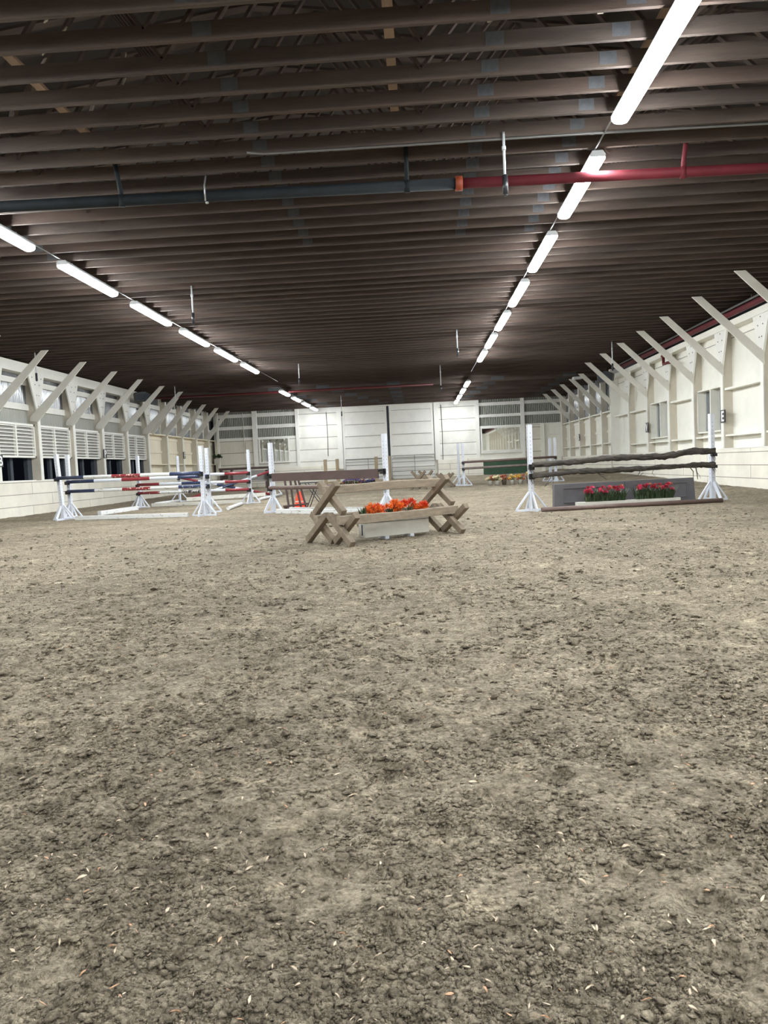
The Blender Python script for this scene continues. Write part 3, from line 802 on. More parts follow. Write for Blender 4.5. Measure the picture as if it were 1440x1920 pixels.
def place_lamp(x, y, z, label):
    global lamp0
    if lamp0 is None:
        lamp0 = make_lamp(); o = lamp0
    else:
        o = copy_tree(lamp0); o.scale = (1, 1, 1)
    o.location = (x, y, z)
    if z > 5:
        grow(o, KC)
    else:                       # far lamps turned down so the far wall stays below clipping
        o.scale = (1, 0.80, 1)
        for ch in o.children:
            if ch.name.startswith('lamp_diffuser'):
                if 'dim' not in MATS:
                    d_ = M['lamp'].copy(); d_.name = 'lamp_diffuser_weak'; d_.node_tree.nodes['Principled BSDF'].inputs['Emission Strength'].default_value = LAMP_POWER * 0.6
                    MATS['dim'] = d_; ch.data = ch.data.copy(); ch.data.materials[0] = d_; MATS['dimmesh'] = ch.data
                ch.data = MATS['dimmesh']
    tag(o, label, 'light', 'bright strip lamps hung in two rows under the joists')
for i in range(-2, 9):
    y = 12.32 + 3.68 * (i - 3)
    if y < 0:
        for x_ in (2.64, -6.7):
            place_lamp(x_, y, 5.22, 'strip lamp hanging behind the viewpoint over the near sand')
        continue
    place_lamp(2.64, y, 5.22, 'bright strip lamp in the row towards the log jump, %s' % (LN[i]))
    place_lamp(-6.68 + 0.008 * (y - 12), y, 5.22, 'bright strip lamp in the row nearer the louvred wall, %s' % (LN[i]))
for i, y in enumerate((37.5, 41.0, 44.5, 47.9)):
    place_lamp(2.45, y, 4.85, 'strip lamp under the lower far ceiling, log-jump row, %s of four' % ORD[i])
    place_lamp(-6.35, y, 4.85, 'strip lamp under the lower far ceiling, louvre-side row, %s of four' % ORD[i])
for x in (2.45, -6.35):
    mb = MB(); mb.tube([(x, 36.0, 4.985), (x, 49.7, 4.985)], 0.012, 8)
    tag(mb.build('electric_conduit', M['conduit']), 'thin conduit over the four far strip lamps on the %s' % ('log-jump side' if x > 0 else 'louvre side'), 'conduit')
for x, x2, lb in ((2.64, 2.64, 'over the log jump'), (-6.76, -6.48, 'nearer the louvred wall')):
    mb = MB(); mb.tube([(x - .03, -1, 5.325), (x2 - .03, 36.6, 5.325)], 0.011, 8)
    tag(mb.build('electric_conduit', M['conduit']), 'thin grey conduit linking the strip lamps %s' % lb, 'conduit').scale = (KC, KC, KC); COL.objects[-1].location = EYE * (1 - KC)

# ------------------------------------------------------------------ pipes, sprinklers, services
def lerp(a, b, t): return Vector(a) * (1 - t) + Vector(b) * t
PA, PB = Vector((-5.80, 11.02, 5.04)), Vector((5.08, 11.40, 5.04))
def pp(x): return lerp(PA, PB, (x - PA.x) / (PB.x - PA.x))
p = thing('sprinkler_main_pipe', 'large ceiling pipe, black on one side and red on the other, crossing the arena', 'pipe', pp(0.7))
P0_ = Vector(p.location)
def rel(v): return Vector(v) - P0_
mb = MB(); mb.tube([rel(pp(-13)), rel(pp(0.70))], 0.078, 16); mb.build('black_pipe_section', M['blackpipe'], p)
mb = MB(); mb.tube([rel(pp(0.76)), rel(pp(9.2))], 0.072, 16); mb.build('red_pipe_section', M['redpipe'], p)
mb = MB(); mb.tube([rel(pp(0.68)), rel(pp(0.78))], 0.10, 16); mb.build('coupling', M['orangeband'], p)
for x, m in ((-4.05, 'blackpipe'), (0.0, 'blackpipe'), (3.88, 'redpipe')):
    q = rel(pp(x)); mb = MB(); mb.tube([q + Vector((0, -0.05, 0.0)), q + Vector((0, -0.05, 0.10)), q + Vector((0, -0.25, 0.50))], 0.032, 10); mb.tube([q + Vector((0, -.03, -0.1)), q + Vector((0, -.05, 0.06))], 0.045, 10); mb.build('riser', M[m], p)
grow(p, KC)
q = rel(pp(-2.85)); mb = MB(); mb.tube([q + Vector((0, -0.09, -0.09)), q + Vector((0, -0.10, 0.12)), q + Vector((0, 0, 0.28))], 0.012, 8); mb.tube([q + Vector((-.02, 0, -0.085)), q + Vector((.02, 0, -0.085))], 0.02, 8); mb.build('hanger', M['steel'], p)
mb = MB(); mb.tube([(-2.1, 10.42, 5.325), (-1.9, 10.5, 5.325), (-0.3, 10.52, 5.325), (2.4, 10.55, 5.33), (9.0, 10.7, 5.33)], 0.016, 8)
tag(mb.build('electric_conduit', M['conduit']), 'thin conduit crossing under the joists just ahead of the big pipe', 'conduit').scale = (KC, KC, KC); COL.objects[-1].location = EYE * (1 - KC)
mb = MB(); mb.tube([(-13.2, 37.9, 4.95), (0.85, 37.9, 4.95)], 0.05, 12)
tag(mb.build('red_pipe', M['valvered']), 'red pipe under the ceiling step before the far doors', 'pipe')
wp = thing('red_wall_pipe', 'long red pipe high along the wall with deep windows', 'pipe', (8.46, 20, 4.72))
grow(wp, KS)
mb = MB(); mb.tube([(0, -22, 0), (0, 12.4, 0)], 0.078, 14); mb.build('pipe_run', M['redpipe'], wp)
for y in (-10, -5, 0, 2.6, 5.2, 7.8, 10.4):
    mb = MB(); mb.tube([(0, y, 0.07), (0, y, 0.24)], 0.012, 6); mb.build('hanger_rod', M['conduit'], wp)
for k, (zz, xx) in enumerate(((4.88, 8.40), (4.93, 8.48), (4.98, 8.56))):
    mb = MB(); mb.tube([(xx, 10, zz), (xx, 35, zz)], 0.016, 8)
    tag(mb.build('electric_conduit', M['conduit']), 'grey conduit above the red wall pipe, %s of the three' % ('lowest', 'middle', 'topmost')[k], 'conduit').location = (.4, 0, .12)
def sprinkler(x, y, ztop, zbot, label, m='steel'):
    t = thing('drop_pendant', label, 'pendant', (x, y, zbot), 0, 'thin rods hanging from the ceiling with dark end fittings')
    H = ztop + 0.05 - zbot
    mb = MB(); mb.tube([(0, 0, 0.26), (0, 0, H)], 0.018, 10); mb.tube([(0, 0, H * .72), (0, 0, H * .78)], 0.027, 10); mb.build('rod', M['lampbody'], t)
    grow(t, KC)
    if ztop > 5.1 and t.location.y < 37:
        k_ = round((t.location.y - 7.222 * KC) / (0.5535 * KC)); t.location.y = 7.222 * KC + 0.5535 * KC * k_ - 0.041
    mb = MB(); mb.tube([(0, 0, 0.02), (0, 0, 0.27)], 0.036, 12); mb.tube([(0, 0, 0.0), (0, 0, 0.03)], 0.024, 10); mb.build('end_fitting', M['darksteel'], t)
sprinkler(1.29, 10.66, 5.35, 4.58, 'pale rod with dark tip hanging beside the orange pipe coupling')
sprinkler(-5.01, 17.74, 5.35, 4.52, 'pale rod with dark tip hanging near the third lamp of the louvre-side row')
sprinkler(1.40, 25.34, 5.35, 4.53, 'pale rod hanging beside the log-jump lamp row, halfway down the arena')
sprinkler(-12.6, 25.6, 5.35, 4.45, 'rod with dark tip hanging by the second brace of the louvred wall')
sprinkler(-4.72, 31.58, 5.35, 4.55, 'rod hanging in the far half, just inside the louvre-side lamp row')
sprinkler(1.10, 34.17, 5.35, 4.24, 'rod hanging before the ceiling step on the log-jump side')
sprinkler(-4.36, 44.95, 5.25, 4.10, 'short pale rod hanging in front of the far sliding doors')
sprinkler(7.45, 30.0, 5.35, 4.3, 'rod hanging close to the braces of the deep-windowed wall')
sprinkler(-11.6, 37.0, 5.35, 4.3, 'rod hanging between the last tall brace and the first short brace')
# red valve on the windowed wall
v = thing('sprinkler_valve', 'dark red branching valve on the wall above the deep windows', 'valve', (8.5, 26.9, 4.15))
grow(v, KS)
mb = MB(); mb.tube([(0.2, -0.35, -0.03), (-0.05, -0.35, -0.03), (-0.05, 0.1, -0.03), (-0.05, 0.1, 0.2)], 0.05, 12); mb.build('pipe_elbow', M['valvered'], v)
mb = MB(); mb.tube([(-0.05, 0.1, 0.2), (-0.05, 0.1, 0.3)], 0.07, 12); mb.tube([(-0.05, -0.12, 0.27), (-0.05, 0.32, 0.27)], 0.03, 10); mb.build('valve_body', M['valvered'], v)
mb = MB(); mb.lathe([(0.0, 0), (0.09, 0.0), (0.09, 0.02), (0, 0.02)], (-0.05, 0.32, 0.25), 14); mb.build('handwheel', M['valvered'], v)
mb = MB(); mb.tube([(9.02, 36.75, 0.2), (9.02, 36.75, 5.0)], 0.035, 10)
tag(mb.build('downpipe', M['cream']), 'cream downpipe in front of the corner post where the wall steps', 'pipe')
def speaker(loc, rz, label):
    t = thing('loudspeaker', label, 'speaker', loc, rz, 'black loudspeakers under the eaves')
    grow(t, KS)
    mb = MB(); mb.prism([(-0.30, 0, 0), (0.30, 0, 0.05), (0.34, 0, 0.34), (0.1, 0, 0.46), (-0.32, 0, 0.40)], (0, -0.25, 0), (0, 0.25, 0)); mb.build('cabinet', M['signblack'], t, 0.02)
    mb = MB(); mb.box(-0.27, 0.27, -0.262, -0.25, 0.06, 0.36); mb.build('grille', M['dark'], t)
    mb = MB(); mb.tube([(0, 0, 0.42), (0.05, 0, 0.6), (0, 0, 0.9)], 0.015, 8); mb.build('bracket', M['darksteel'], t)
speaker((-12.0, 33.6, 4.38), 0.5, 'black loudspeaker under the eaves of the louvred wall')
speaker((8.0, 33.3, 4.2), -0.4, 'black loudspeaker under the eaves near the step of the windowed wall')
mb = MB(); mb.box(-0.22, 0.22, -0.2, 0.2, 0, 0.12)
tag(mb.build('ceiling_box', M['lampbody'], None, .02, loc=(0, 0, 0)), 'small pale box fixed under the ceiling by the far windowed wall', 'box').location = (7.85, 38.3, 4.88)

# arena letters
def letter_sign(ch, x, y, z, side, label):
    t = thing('letter_sign', label, 'sign', (x, y, z), math.radians(90 if side == 'L' else -90), 'black arena letter signs on the posts')
    mb = MB(); mb.box(-0.15, 0.15, 0.0, 0.03, 0, 0.36); mb.build('sign_board', M['signblack'], t)
    grow(t, KS)
    cu = bpy.data.curves.new('letter', 'FONT'); cu.body = ch; cu.size = 0.40; cu.extrude = 0.003; cu.align_x = 'CENTER'; cu.offset = 0.012
    o = bpy.data.objects.new('letter', cu); COL.objects.link(o); o.parent = t
    o.rotation_euler = (math.pi / 2, 0, 0); o.location = (0, -0.004, 0.045); cu.materials.append(M['letterwhite'])
    dg = bpy.context.evaluated_depsgraph_get(); dg.update()
    me = bpy.data.meshes.new_from_object(o.evaluated_get(dg))
    m2 = bpy.data.objects.new('letter_shape', me); COL.objects.link(m2); m2.parent = t; m2.location = o.location; m2.rotation_euler = o.rotation_euler
    bpy.data.objects.remove(o)
letter_sign('B', XL + 0.045, 22.6, 1.60, 'L', 'black sign with a white B on the louvred wall')
letter_sign('P', XL + 0.045, 30.4, 1.92, 'L', 'black sign with a white P on the louvred wall')
letter_sign('F', XL + 0.045, 40.85, 1.98, 'L', 'black sign with a white F on the cream panelled wall')
letter_sign('E', XR - 0.045, 22.5, 1.89, 'R', 'black sign with a white E between two deep windows')
letter_sign('V', XR - 0.045, 29.85, 1.92, 'R', 'black sign with a white V beyond the farther deep window')
letter_sign('K', XR - 0.045, 42.3, 1.98, 'R', 'black sign with a white K on the far low-roofed wall')

# mirrors on the far wall
def wall_mirror(x0, x1, z0, z1, tilt, label):
    t = thing('wall_mirror', label, 'mirror', ((x0 + x1) / 2, YF - 0.12, z0)); w = (x1 - x0) / 2; H = z1 - z0
    mt = Matrix.Rotation(tilt, 4, 'X'); grow(t, KF)
    mb = MB()
    for a, b, c, d in ((-w, w, 0, .09), (-w, w, H - .09, H), (-w, -w + .09, .09, H - .09), (w - .09, w, .09, H - .09)):
        mb.box(a, b, -0.03, 0.03, c, d, mtx=mt)
    mb.build('mirror_frame', M['white'], t)
    mb = MB(); mb.box(-w + .05, w - .05, -0.01, 0.01, .05, H - .05, mtx=mt); mb.build('mirror_glass', M['mirror'], t)
wall_mirror(-10.2, -8.22, 1.62, 3.24, 0.0, 'white framed mirror on the far wall above the brown rack')
wall_mirror(3.95, 6.5, 1.70, 3.26, 0.0, 'white framed mirror on the far wall above the green boards')

# pipe gates leaning in front of the sliding doors
def gate(x0, x1, z0, zt, label):
    t = thing('pipe_gate', label, 'gate', ((x0 + x1) / 2, YF - 0.28, z0), 0, 'grey tube gates before the sliding doors'); w = (x1 - x0) / 2; H = zt - z0; grow(t, KF)
    mb = MB(); mb.tube([(-w, 0, 0), (-w, 0, H), (w, 0, H), (w, 0, 0), (-w, 0, 0)], 0.024, 10); mb.build('gate_frame', M['gatesteel'], t)
    for z in (.14, .33, .50, .72, .86):
        mb = MB(); mb.tube([(-w, 0, H * z), (w, 0, H * z)], 0.018, 8); mb.build('gate_bar', M['gatesteel'], t)
    mb = MB(); mb.tube([(0.1, 0, 0), (0.1, 0, H)], 0.018, 8); mb.build('gate_upright', M['gatesteel'], t)
gate(-4.66, -2.0, 0.25, 1.62, 'grey tube gate before the sliding door on the louvred side')
gate(-1.72, 0.98, 0.25, 1.72, 'grey tube gate before the sliding door on the windowed side')

# ------------------------------------------------------------------ show jumps
def make_standard(h=1.86, foot=0.36):
    r = empty('jump_standard')
    s = 0.048
    mb = MB(); mb.box(-s, s, -s, s, 0.0, h)
    z = 0.50
    while z < h - 0.12:
        for sx in (-1, 1):
            mb.tube([(0, sx * (s + 0.0008), z), (0, sx * (s - 0.004), z)], 0.0085, 8, 1)
            mb.tube([(sx * (s + 0.0008), 0, z), (sx * (s - 0.004), 0, z)], 0.0085, 8, 1)
        z += 0.0765 * 1.1
    mb.build('post', [M['jwhite'], M['hole']], r)
    mb = MB(); mb.box(-foot, foot, -0.025, 0.025, 0.0, 0.045); mb.build('foot_board', M['jwhite'], r, 0.004)
    mb = MB(); mb.box(-0.03, 0.03, -foot * .9, foot * .9, 0.0, 0.058); mb.build('foot_board', M['jwhite'], r, 0.004)
    for sx in (-1, 1):
        mb = MB(); mb.beam((sx * (foot - 0.02), 0, 0.045), (sx * 0.05, 0, 0.42), 0.038, 0.042, up=(0, 1, 0)); mb.build('brace', M['jwhite'], r, 0.004)
        mb = MB(); mb.beam((0, sx * (foot * .9 - 0.02), 0.045), (0, sx * 0.05, 0.40), 0.075, 0.03, up=(1, 0, 0)); mb.build('brace', M['jwhite'], r, 0.004)
    return r
STD0 = None
def cup_mesh(z, parent, side=-1):
    mb = MB(); s = 0.048
    y0 = side * s; y1 = side * (s + 0.10)
    mb.box(-0.055, 0.055, min(y0, y1) + (0.085 if side < 0 else 0), max(y0, y1) - (0.085 if side > 0 else 0), z - 0.07, z + 0.05)
    mb.box(-0.04, 0.04, min(y0, y1), max(y0, y1), z - 0.068, z - 0.05)
    mb.box(-0.04, 0.04, min(y1, y1 + side * -0.012), max(y1, y1 + side * -0.012), z - 0.068, z + 0.0)
    mb.box(-0.07, -0.055, min(y0, y1) + .02, max(y0, y1) - .005, z - 0.065, z + 0.03)
    o = mb.build('cup', M['cup'], parent)
    mb = MB()
    pts = [(0.03, side * (s + .01), z - .06), (0.045, side * (s + .03), z - .13), (0.02, side * (s + .03), z - .17), (-0.01, side * (s + .02), z - .12), (-0.02, side * (s + .005), z - .07)]
    mb.tube(pts, 0.004, 6); mb.build('chain', M['darksteel'], o)
def standard(x, y, rz, label, cups=(), lean=0.0, h=1.86, feet=True):
    global STD0
    if STD0 is None:
        STD0 = make_standard(); o = STD0
    else:
        o = STD0.copy(); COL.objects.link(o)
        for ch in [c for c in STD0.children if not c.name.startswith('cup')]:
            c = ch.copy(); COL.objects.link(c); c.parent = o
    z = gz(x, y)
    o.location = (x, y, z - 0.005); o.rotation_euler = (0, lean, rz); o.scale = (1, 1, h / 1.86)
    tag(o, label, 'jump standard', 'white wooden jump standards with peg holes')
    for c in cups:
        cup_mesh((c - z) * 1.86 / h, o)
    return o
def band_pole(p0, p1, r, bands, label, name='jump_pole', group=None, seg=16):
    p0 = Vector(p0); p1 = Vector(p1); c = (p0 + p1) / 2
    mats = []; pts = []; mis = []; rad = []
    n = len(bands); t = 0.0
    tot = sum(b[1] for b in bands)
    pts.append(p0 - c)
    for m, w in bands:
        t += w / tot
        pts.append(lerp(p0, p1, t) - c)
        if M[m] not in mats: mats.append(M[m])
        mis.append(mats.index(M[m]))
    mb = MB(); mb.tube(pts, r, seg, mis)
    o = mb.build(name, mats, None, at=c)
    tag(o, label, 'pole', group or 'jump poles')
    return o
STD0 = None
RG = lambda a, b: math.atan2(b[1] - a[1], b[0] - a[0])
# --- oxer with navy, white and red poles
a1, b1 = (-10.05, 21.30), (-5.74, 20.25); r1 = RG(a1, b1)
a2, b2 = (-10.30, 22.30), (-6.06, 21.95); r2 = RG(a2, b2)
standard(*a1, r1, 'leaning white standard at the louvre-side end of the navy and red oxer', (1.17,), lean=-0.065)
standard(*b1, r1, 'white standard with one cup at the free end of the navy and red oxer', (1.13,))
standard(*a2, r2, 'upright white standard just behind the leaning one at the oxer', (1.05, 0.77))
standard(*b2, r2, 'white standard with two cups just behind the front one at the oxer', (1.05, 0.77))
def off(a, z, rz, d=-0.10, s=0.0):
    return (a[0] - math.sin(rz) * d + math.cos(rz) * s, a[1] + math.cos(rz) * d + math.sin(rz) * s, z)
ox = [('jblue', 1), ('jwhite_worn', 1), ('jredworn', 1), ('jwhite_worn', 1), ('jblue', 1)]
band_pole(off((a1[0] - .05, a1[1]), 1.18, r1), off(b1, 1.14, r1), 0.05, ox, 'front top pole of the oxer, navy ends, white, chipped red middle')
ox2 = [('jblue', 1), ('jwhite', 1), ('jred', 1), ('jwhite', 1), ('jblue', 1)]
band_pole(off(a2, 1.06, r2), off(b2, 1.05, r2), 0.048, ox2, 'back top pole of the oxer, navy ends with clean red middle')
ox3 = [('jblue', 1), ('jwhite_worn', 1), ('jredworn', 1), ('jwhite_worn', 1), ('jblueworn', 1)]
band_pole(off(a2, 0.78, r2), off(b2, 0.77, r2), 0.048, ox3, 'lower back pole of the oxer, heavily chipped navy, white and red')
def rail(p0, p1, w, h, m, label, name='ground_rail', round_=False):
    z0 = gz(*p0); z1 = gz(*p1); c = Vector(((p0[0] + p1[0]) / 2, (p0[1] + p1[1]) / 2, (z0 + z1) / 2))
    mb = MB()
    if round_:
        mb.tube([Vector((*p0, z0 + w / 2)) - c, Vector((*p1, z1 + w / 2)) - c], w / 2, 14)
    else:
        mb.beam(Vector((*p0, z0 + h / 2)) - c, Vector((*p1, z1 + h / 2)) - c, w, h)
    return tag(mb.build(name, M[m], None, 0.0 if round_ else 0.006, at=c), label, 'rail', 'white rails and poles lying on the sand')
rail((-9.55, 20.95), (-6.15, 20.15), 0.10, 0.11, 'jwhite_worn', 'white ground rail under the front of the oxer')
rail((-9.75, 23.0), (-9.55, 25.6), 0.12, 0.13, 'jwhite_worn', 'short white box pole lying behind the leaning standard of the oxer', 'ground_pole')
rail((-5.72, 22.7), (-5.95, 25.4), 0.11, 0.11, 'jwhite_worn', 'short white pole lying between the free ends of the oxer and the three-pole vertical', 'ground_pole', True)
# --- vertical with three red and white poles
a, b = (-9.98, 27.1), (-5.86, 26.45); r = RG(a, b)
standard(*a, r, 'white standard of the three-pole vertical, on its louvred-wall end', (1.09, 0.82, 0.53))
standard(*b, r, 'white standard with three cups at the free end of the three-pole vertical', (1.08, 0.79, 0.51))
vb = [('jred', 1), ('jwhite', 1), ('jblue', .9), ('jwhite', 1), ('jred', 1)]
vw = [('jredworn', 1), ('jwhite_worn', 1), ('jblackworn', .9), ('jwhite', 1), ('jred', 1)]
band_pole(off(a, 1.10, r), off(b, 1.085, r), 0.05, vb, 'top pole of the vertical behind the oxer, red ends')
band_pole(off(a, 0.84, r), off(b, 0.80, r), 0.05, vb, 'middle pole of the vertical behind the oxer, red ends')
band_pole(off(a, 0.54, r), off(b, 0.52, r), 0.05, vw, 'bottom pole of the vertical behind the oxer, chipped black centre')
rail((-9.7, 27.5), (-6.2, 27.0), 0.10, 0.12, 'jwhite_old', 'worn white ground rail under the three-pole vertical')
# --- cross rails
a, b = (-9.80, 31.1), (-6.22, 32.7); r = RG(a, b)
standard(*a, r, 'white standard of the crossed poles on the louvred-wall side', (1.0,))
standard(*b, r, 'white standard of the crossed poles, behind the brown plank jump', (1.13,))
cb = [('jred', 1), ('jwhite', 1), ('jblue', 1), ('jwhite', 1), ('jred', 1)]
band_pole(off(a, 0.12, r, -0.18, .25), off(b, 1.15, r, -0.14), 0.048, cb, 'crossed pole rising towards the brown plank jump, red ends')
band_pole(off(a, 1.02, r, -0.08), off(b, 0.13, r, -0.06, -.15), 0.048, cb, 'crossed pole sinking towards the brown plank jump, red ends')
rail((-9.5, 31.0), (-6.5, 32.2), 0.12, 0.16, 'jwhite_old', 'thick peeling white ground rail under the crossed poles')
rail((-5.95, 28.3), (-5.75, 31.8), 0.11, 0.11, 'jwhite_worn', 'white pole on the sand between the vertical and the crossed poles, free side', 'ground_pole', True)
rail((-9.95, 28.6), (-9.75, 30.7), 0.11, 0.11, 'jwhite_worn', 'white pole on the sand between the vertical and the crossed poles, wall side', 'ground_pole', True)
# --- brown plank jump in the middle
a, b = (-3.93, 20.45), (-0.79, 18.05); r = RG(a, b)
standard(*a, r, 'white standard on the louvre-side end of the brown plank jump', (0.99, 0.65))
standard(*b, r, 'white standard of the brown plank jump, behind the flowers of the timber crosses', (1.0, 0.65))
pl = thing('plank', 'wide brown plank hung between two white standards', 'plank', ((a[0] + b[0]) / 2, (a[1] + b[1]) / 2, 0.83), r, 'jump poles')
L = math.hypot(b[0] - a[0], b[1] - a[1]) / 2
mb = MB(); mb.box(-L + .13, L - .13, -0.125, -0.095, 0, 0.215); mb.build('board', M['brown'], pl, 0.004)
mb = MB(); mb.box(-L + .0, -L + .16, -0.095, -0.085, 0.14, 0.20); mb.box(L - .16, L - .0, -0.095, -0.085, 0.14, 0.20); mb.build('bracket', M['cup'], pl)
band_pole(off(a, 0.66, r), off(b, 0.66, r), 0.052, [('brownpole', 1)], 'grey-brown pole below the wide brown plank')
rail((-3.72, 19.85), (-0.95, 17.75), 0.10, 0.12, 'jwhite_worn', 'front white ground rail of the brown plank jump')
rail((-3.55, 20.85), (-0.75, 18.75), 0.10, 0.10, 'jwhite_worn', 'rear white ground rail of the brown plank jump')
# --- natural log jump
a, b = (2.36, 16.62), (6.50, 17.55); r = RG(a, b)
standard(*a, r, 'white standard at the near-centre end of the bark log jump', (0.95, 0.75), h=1.84)
standard(*b, r, 'white standard at the windowed-wall end of the bark log jump', (1.06, 0.80), h=1.93)
def log(pts, rads, label):
    c = Vector(pts[len(pts) // 2]); P = []; R = []
    n = 14
    for i in range(len(pts) - 1):
        for k in range(n):
            t = k / n
            p0 = Vector(pts[max(i - 1, 0)]); p1 = Vector(pts[i]); p2 = Vector(pts[i + 1]); p3 = Vector(pts[min(i + 2, len(pts) - 1)])
            q = 0.5 * ((2 * p1) + (p2 - p0) * t + (2 * p0 - 5 * p1 + 4 * p2 - p3) * t * t + (3 * p1 - p0 - 3 * p2 + p3) * t ** 3)
            P.append(q - c); R.append(rads[i] * (1 - t) + rads[i + 1] * t)
    P.append(Vector(pts[-1]) - c); R.append(rads[-1])
    mb = MB(); mb.tube(P, R, 14)
    for i, v_ in enumerate(mb.v):
        q = Vector(v_); k = min(i // 14, len(P) - 1)
        d = q - P[k]
        n_ = float(vnoise(np.float64(q.x * 4.3 + 3), np.float64(math.atan2(d.z, d.y) * 2.2 + 9), 5)) + .6 * float(vnoise(np.float64(q.x * 15), np.float64(math.atan2(d.z, d.y) * 5 + 9), 8))
        mb.v[i] = tuple(P[k] + d * (0.97 + 0.62 * n_))
    t = thing('bark_log', label, 'log', c, 0, 'jump poles')
    mb.build('trunk', M['bark'], t)
    return t, c
t1, c1 = log([(2.38, 16.42, 0.98), (3.05, 16.55, 1.00), (3.69, 16.70, 1.03), (4.49, 16.9, 1.05), (5.06, 17.02, 1.035), (5.45, 17.1, 1.045), (5.84, 17.2, 1.10), (6.48, 17.34, 1.10)],
             [.050, .055, .06, .064, .062, .066, .070, .072], 'top crooked bark-covered log on the natural log jump')
t2, c2 = log([(2.38, 16.42, 0.755), (2.97, 16.55, 0.775), (3.46, 16.66, 0.80), (4.29, 16.85, 0.79), (5.06, 17.02, 0.795), (5.84, 17.2, 0.805), (6.48, 17.34, 0.80)],
             [.045, .050, .060, .055, .053, .053, .062], 'lower bark-covered log with hanging twigs on the natural log jump')
for pts, rr in (([(2.78, 16.5, .74), (2.70, 16.45, .62), (2.62, 16.43, .52)], .009), ([(2.62, 16.43, .52), (2.74, 16.45, .60), (2.86, 16.5, .70)], .006), ([(2.80, 16.5, .72), (2.80, 16.42, .58), (2.76, 16.4, .46)], .006),
                ([(3.78, 16.72, .76), (3.86, 16.7, .68), (3.98, 16.7, .60)], .011), ([(3.80, 16.7, .74), (3.92, 16.68, .70)], .008), ([(4.75, 16.9, .75), (4.68, 16.85, .66), (4.62, 16.85, .62)], .009), ([(4.80, 16.9, .70), (4.72, 16.85, .64), (4.66, 16.8, .63)], .006),
                ([(5.05, 17, .75), (5.02, 17, .68), (5.08, 17, .62)], .006), ([(5.88, 17.15, .77), (5.93, 17.1, .68), (5.93, 17.1, .55)], .012), ([(6.02, 17.2, .77), (6.03, 17.15, .62), (6.04, 17.15, .50)], .013), ([(6.03, 17.17, .66), (6.08, 17.15, .58), (6.1, 17.14, .52)], .005)):
    mb = MB(); mb.tube([Vector(p_) - c2 for p_ in pts], [rr, rr * .8, rr * .5][:len(pts)], 7); mb.build('twig', M['bark'], t2)
c = Vector((4.42, 16.5, gz(4.4, 16.5)))
mb = MB(); mb.tube([Vector((2.50, 16.20, 0.045)) - Vector((4.42, 16.5, 0)), Vector((6.42, 16.80, 0.045)) - Vector((4.42, 16.5, 0))], 0.048, 16)
tag(mb.build('ground_pole', M['brownpole'], None, at=c), 'brown pole on the sand before the slate-grey flower wall', 'pole', 'jump poles')
# grey panel wall
ang = math.atan2(18.05 - 17.55, 6.25 - 2.98)
gp = thing('panel_wall', 'low slate-grey two-panel wall filler under the bark logs', 'jump filler', (4.61, 17.75, gz(4.6, 17.7)), ang)
for s_ in (-1, 1):
    x0, x1 = (-1.66, -0.006) if s_ < 0 else (0.006, 1.66)
    mb = MB(); mb.prism([(x0 + (0 if s_ > 0 else .0), -.06, 0), (x1, -.06, 0), (x1 - (0.03 if s_ > 0 else 0), -.06, .52), (x0 + (.02 if s_ < 0 else 0), -.06, .52)], (0, 0, 0), (0, 0.14, 0))
    q_ = mb.build('panel', M['greypanel'], gp, 0.004)
    mb = MB(); m0, m1 = x0 + 0.22, x1 - 0.16 if s_ > 0 else x1 - 0.16
    if s_ > 0: m0 = x0 + 0.22; m1 = x1 - 0.2
    for p0_, p1_ in (((m0, 0.10), (m1, 0.10)), ((m0, 0.42), (m1, 0.42)), ((m0, 0.10), (m0, 0.42)), ((m1, 0.10), (m1, 0.42))):
        mb.beam((p0_[0], -0.068, p0_[1]), (p1_[0], -0.068, p1_[1]), 0.02, 0.028, up=(0, 1, 0))
    mb.build('moulding', M['greypanel'], q_, 0.004)
tr = (4.55, 17.22)
mb = MB(); mb.box(-1.17, 1.17, -0.09, 0.09, 0.0, 0.085)
o = mb.build('flower_trough', M['boxwhite'], None, 0.004, loc=(0, 0, 0)); o.location = (*tr, 0.03); o.rotation_euler = (0, 0, ang)
tag(o, 'long low white trough in front of the slate-grey wall', 'trough')

# ------------------------------------------------------------------ flowers
def blades(mb, c, n, h, spread, w=0.012, mi=0, rr=None, lean=0.5):
    rr = rr or rng
    for _ in range(n):
        x = c[0] + rr.uniform(-spread[0], spread[0]); y = c[1] + rr.uniform(-spread[1], spread[1])
        a = rr.uniform(0, 6.28); L = h * rr.uniform(0.55, 1.1); k = rr.uniform(.15, lean)
        d = Vector((math.cos(a) * k, math.sin(a) * k, 1)).normalized(); s_ = Vector((-math.sin(a), math.cos(a), 0)) * w * rr.uniform(.6, 1.3)
        b0 = Vector((x, y, c[2])); m1 = b0 + d * L * .55; e = b0 + d * L + Vector((math.cos(a), math.sin(a), -0.3)) * L * .18
        mb.add([b0 - s_ * .6, b0 + s_ * .6, m1 + s_, m1 - s_, e], [(0, 1, 2, 3), (3, 2, 4)], mi)
def bloom(mb, c, r, n=40, mi=0, w=0.2, rr=None):
    rr = rr or rng
    c = Vector(c)
    for _ in range(n):
        z = rr.uniform(-0.25, 1); a = rr.uniform(0, 6.28); q = math.sqrt(max(0, 1 - z * z))
        d = Vector((q * math.cos(a), q * math.sin(a), z)); L = r * rr.uniform(.75, 1.12)
        s_ = d.cross(Vector((rr.uniform(-1, 1), rr.uniform(-1, 1), rr.uniform(-1, 1)))).normalized() * r * w
        mb.add([c + d * r * .15, c + d * L * .65 + s_, c + d * L, c + d * L * .65 - s_], [(0, 1, 2, 3)], mi)
